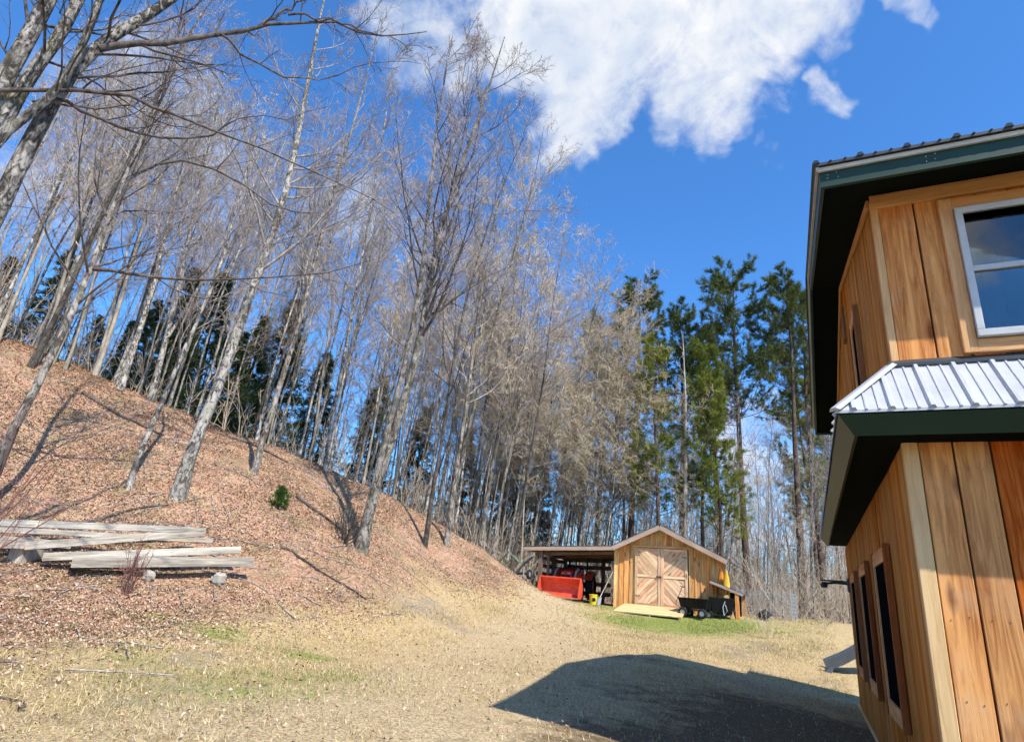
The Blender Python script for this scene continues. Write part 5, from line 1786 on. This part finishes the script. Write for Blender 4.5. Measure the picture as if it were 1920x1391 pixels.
V2, Q2 = tubes([far_brush[:2] + (3,), far_brush[2:] + (3,)])
Q = np.vstack([Q, Q2 + len(V)])
V = np.vstack([V, V2])
link('undergrowth', np_mesh('undergrowth', V, quads=Q, mat='twig_brush'), None, kind='stuff', label='tangle of bare brush on the floor of the wood')

# leaf litter on the bank
g = np.random.default_rng(80)


def polar(n, a0, a1, R0, R1, pw):
    a = np.radians(g.uniform(a0, a1, n))
    R = R0 + (R1 - R0) * g.uniform(0, 1, n) ** pw
    return R * np.sin(a), R * np.cos(a)


x, y = polar(290000, -50, 8, 3.5, 30, .8)
lm = leafmask(x, y)
keep = g.uniform(size=len(x)) < np.clip(lm ** 1.5 * (.85 + vnoise(x, y, 1.4, 12) * 2.0 + vnoise(x, y, .5, 13) * .8) + .03, 0, 1)
x, y = x[keep][:150000], y[keep][:150000]
z = ground(x, y)
n = len(x)
th = g.uniform(0, 2 * pi, n)
tl = g.normal(0, .45, n)
e1 = np.c_[np.cos(th), np.sin(th), np.sin(tl) * .8]
e2 = np.c_[-np.sin(th), np.cos(th), g.normal(0, .4, n)]
s = g.uniform(.010, .026, (n, 1)) * (.75 + .022 * np.hypot(x, y))[:, None]
c = np.c_[x, y, z + .012 + g.uniform(0, .03, n)]
curl = np.c_[np.zeros((n, 2)), g.uniform(0, .02, n)]
V = np.stack([c - e1 * s, c + e2 * s * .65 + curl, c + e1 * s, c - e2 * s * .65 + curl], 1).reshape(-1, 3)
F = np.arange(n * 4).reshape(-1, 4)
pal = np.array([(.53, .325, .21), (.42, .24, .15), (.60, .41, .285), (.31, .175, .11), (.65, .50, .37), (.18, .11, .075), (.12, .075, .05), (.50, .39, .26), (.56, .33, .23)])
C = pal[g.integers(0, len(pal), n)] * g.uniform(.8, 1.2, (n, 1))
me = np_mesh('leaf_litter', V, quads=F, mat='leaf_litter')
set_tint(me, np.repeat(np.c_[C, np.ones(n)], 4, axis=0))
link('leaf_litter', me, None, kind='stuff', label='fallen brown leaves covering the bank')

# small fallen sticks among the leaves
n = 900
x, y = polar(n, -48, 4, 6, 30, .8)
lm = leafmask(x, y)
kp = g.uniform(size=n) < lm * .9 + .012
x, y = x[kp], y[kp]
n = len(x)
th = g.uniform(0, 2 * pi, n)
L = g.uniform(.25, 1.3, n)
P = np.zeros((n, 4, 3))
for j in range(4):
    t = (j / 3 - .5)
    P[:, j, 0] = x + np.cos(th) * L * t + g.normal(size=n) * .03
    P[:, j, 1] = y + np.sin(th) * L * t + g.normal(size=n) * .03
    P[:, j, 2] = ground(P[:, j, 0], P[:, j, 1]) + .025
Rr = g.uniform(.004, .014, (n, 1)) * np.linspace(1, .5, 4)[None]
V, Q = tubes([(P, Rr, 4)])
link('twig_litter', np_mesh('twig_litter', V, quads=Q, mat='branch_grey'), None, kind='stuff', label='small fallen sticks strewn over the bank')

# grass: short straw coloured blades with green tufts
x, y = polar(560000, -46, 36, 3.8, 27, 1.35)
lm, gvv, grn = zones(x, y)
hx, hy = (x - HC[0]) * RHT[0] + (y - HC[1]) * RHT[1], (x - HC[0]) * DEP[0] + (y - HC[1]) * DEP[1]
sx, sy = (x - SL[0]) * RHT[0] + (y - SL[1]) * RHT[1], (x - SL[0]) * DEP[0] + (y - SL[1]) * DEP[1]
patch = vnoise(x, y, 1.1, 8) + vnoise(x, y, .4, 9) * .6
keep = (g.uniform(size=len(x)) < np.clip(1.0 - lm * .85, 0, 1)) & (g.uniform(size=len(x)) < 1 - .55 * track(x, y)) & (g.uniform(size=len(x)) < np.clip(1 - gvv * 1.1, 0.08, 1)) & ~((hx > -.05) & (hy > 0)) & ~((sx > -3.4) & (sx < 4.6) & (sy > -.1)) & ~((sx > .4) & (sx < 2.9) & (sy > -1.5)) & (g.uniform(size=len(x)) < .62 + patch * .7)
x, y, grn, patch = x[keep], y[keep], grn[keep], patch[keep]
z = ground(x, y)
n = len(x)
R = np.hypot(x, y)
lay = np.where(g.uniform(size=n) < .2, g.uniform(.2, 1.0, n), g.uniform(1.0, 1.54, n))
th = g.uniform(0, 2 * pi, n)
h = g.uniform(.025, .075, n) * (.8 + .04 * R) * (1 + np.clip(patch, -.3, .6))
d = np.c_[np.cos(th) * np.sin(lay), np.sin(th) * np.sin(lay), np.cos(lay)] * h[:, None]
sd2 = np.c_[-np.sin(th), np.cos(th), np.zeros(n)] * (g.uniform(.0018, .0042, n) * (.6 + .06 * R))[:, None]
p0 = np.c_[x, y, z + g.uniform(-.004, .010, n)]
V = np.stack([p0 - sd2, p0 + sd2, p0 + d], 1).reshape(-1, 3)
F = np.arange(n * 3).reshape(-1, 3)
straw = np.array([(.64, .52, .28), (.48, .36, .18), (.76, .65, .40), (.34, .24, .12), (.54, .40, .23)])
gcol = np.array([(.16, .22, .05), (.26, .30, .08), (.34, .36, .12)])
isg = g.uniform(size=n) < np.clip(grn * 1.3 - .12, .03, .85)
C = np.where(isg[:, None], gcol[g.integers(0, 3, n)], straw[g.integers(0, 5, n)]) * g.uniform(.8, 1.15, (n, 1))
me = np_mesh('grass', V, tris=F, mat='grass')
set_tint(me, np.repeat(np.c_[C, np.ones(n)], 3, axis=0))
link('grass', me, None, kind='stuff', label='short dry grass with green tufts on the lawn')
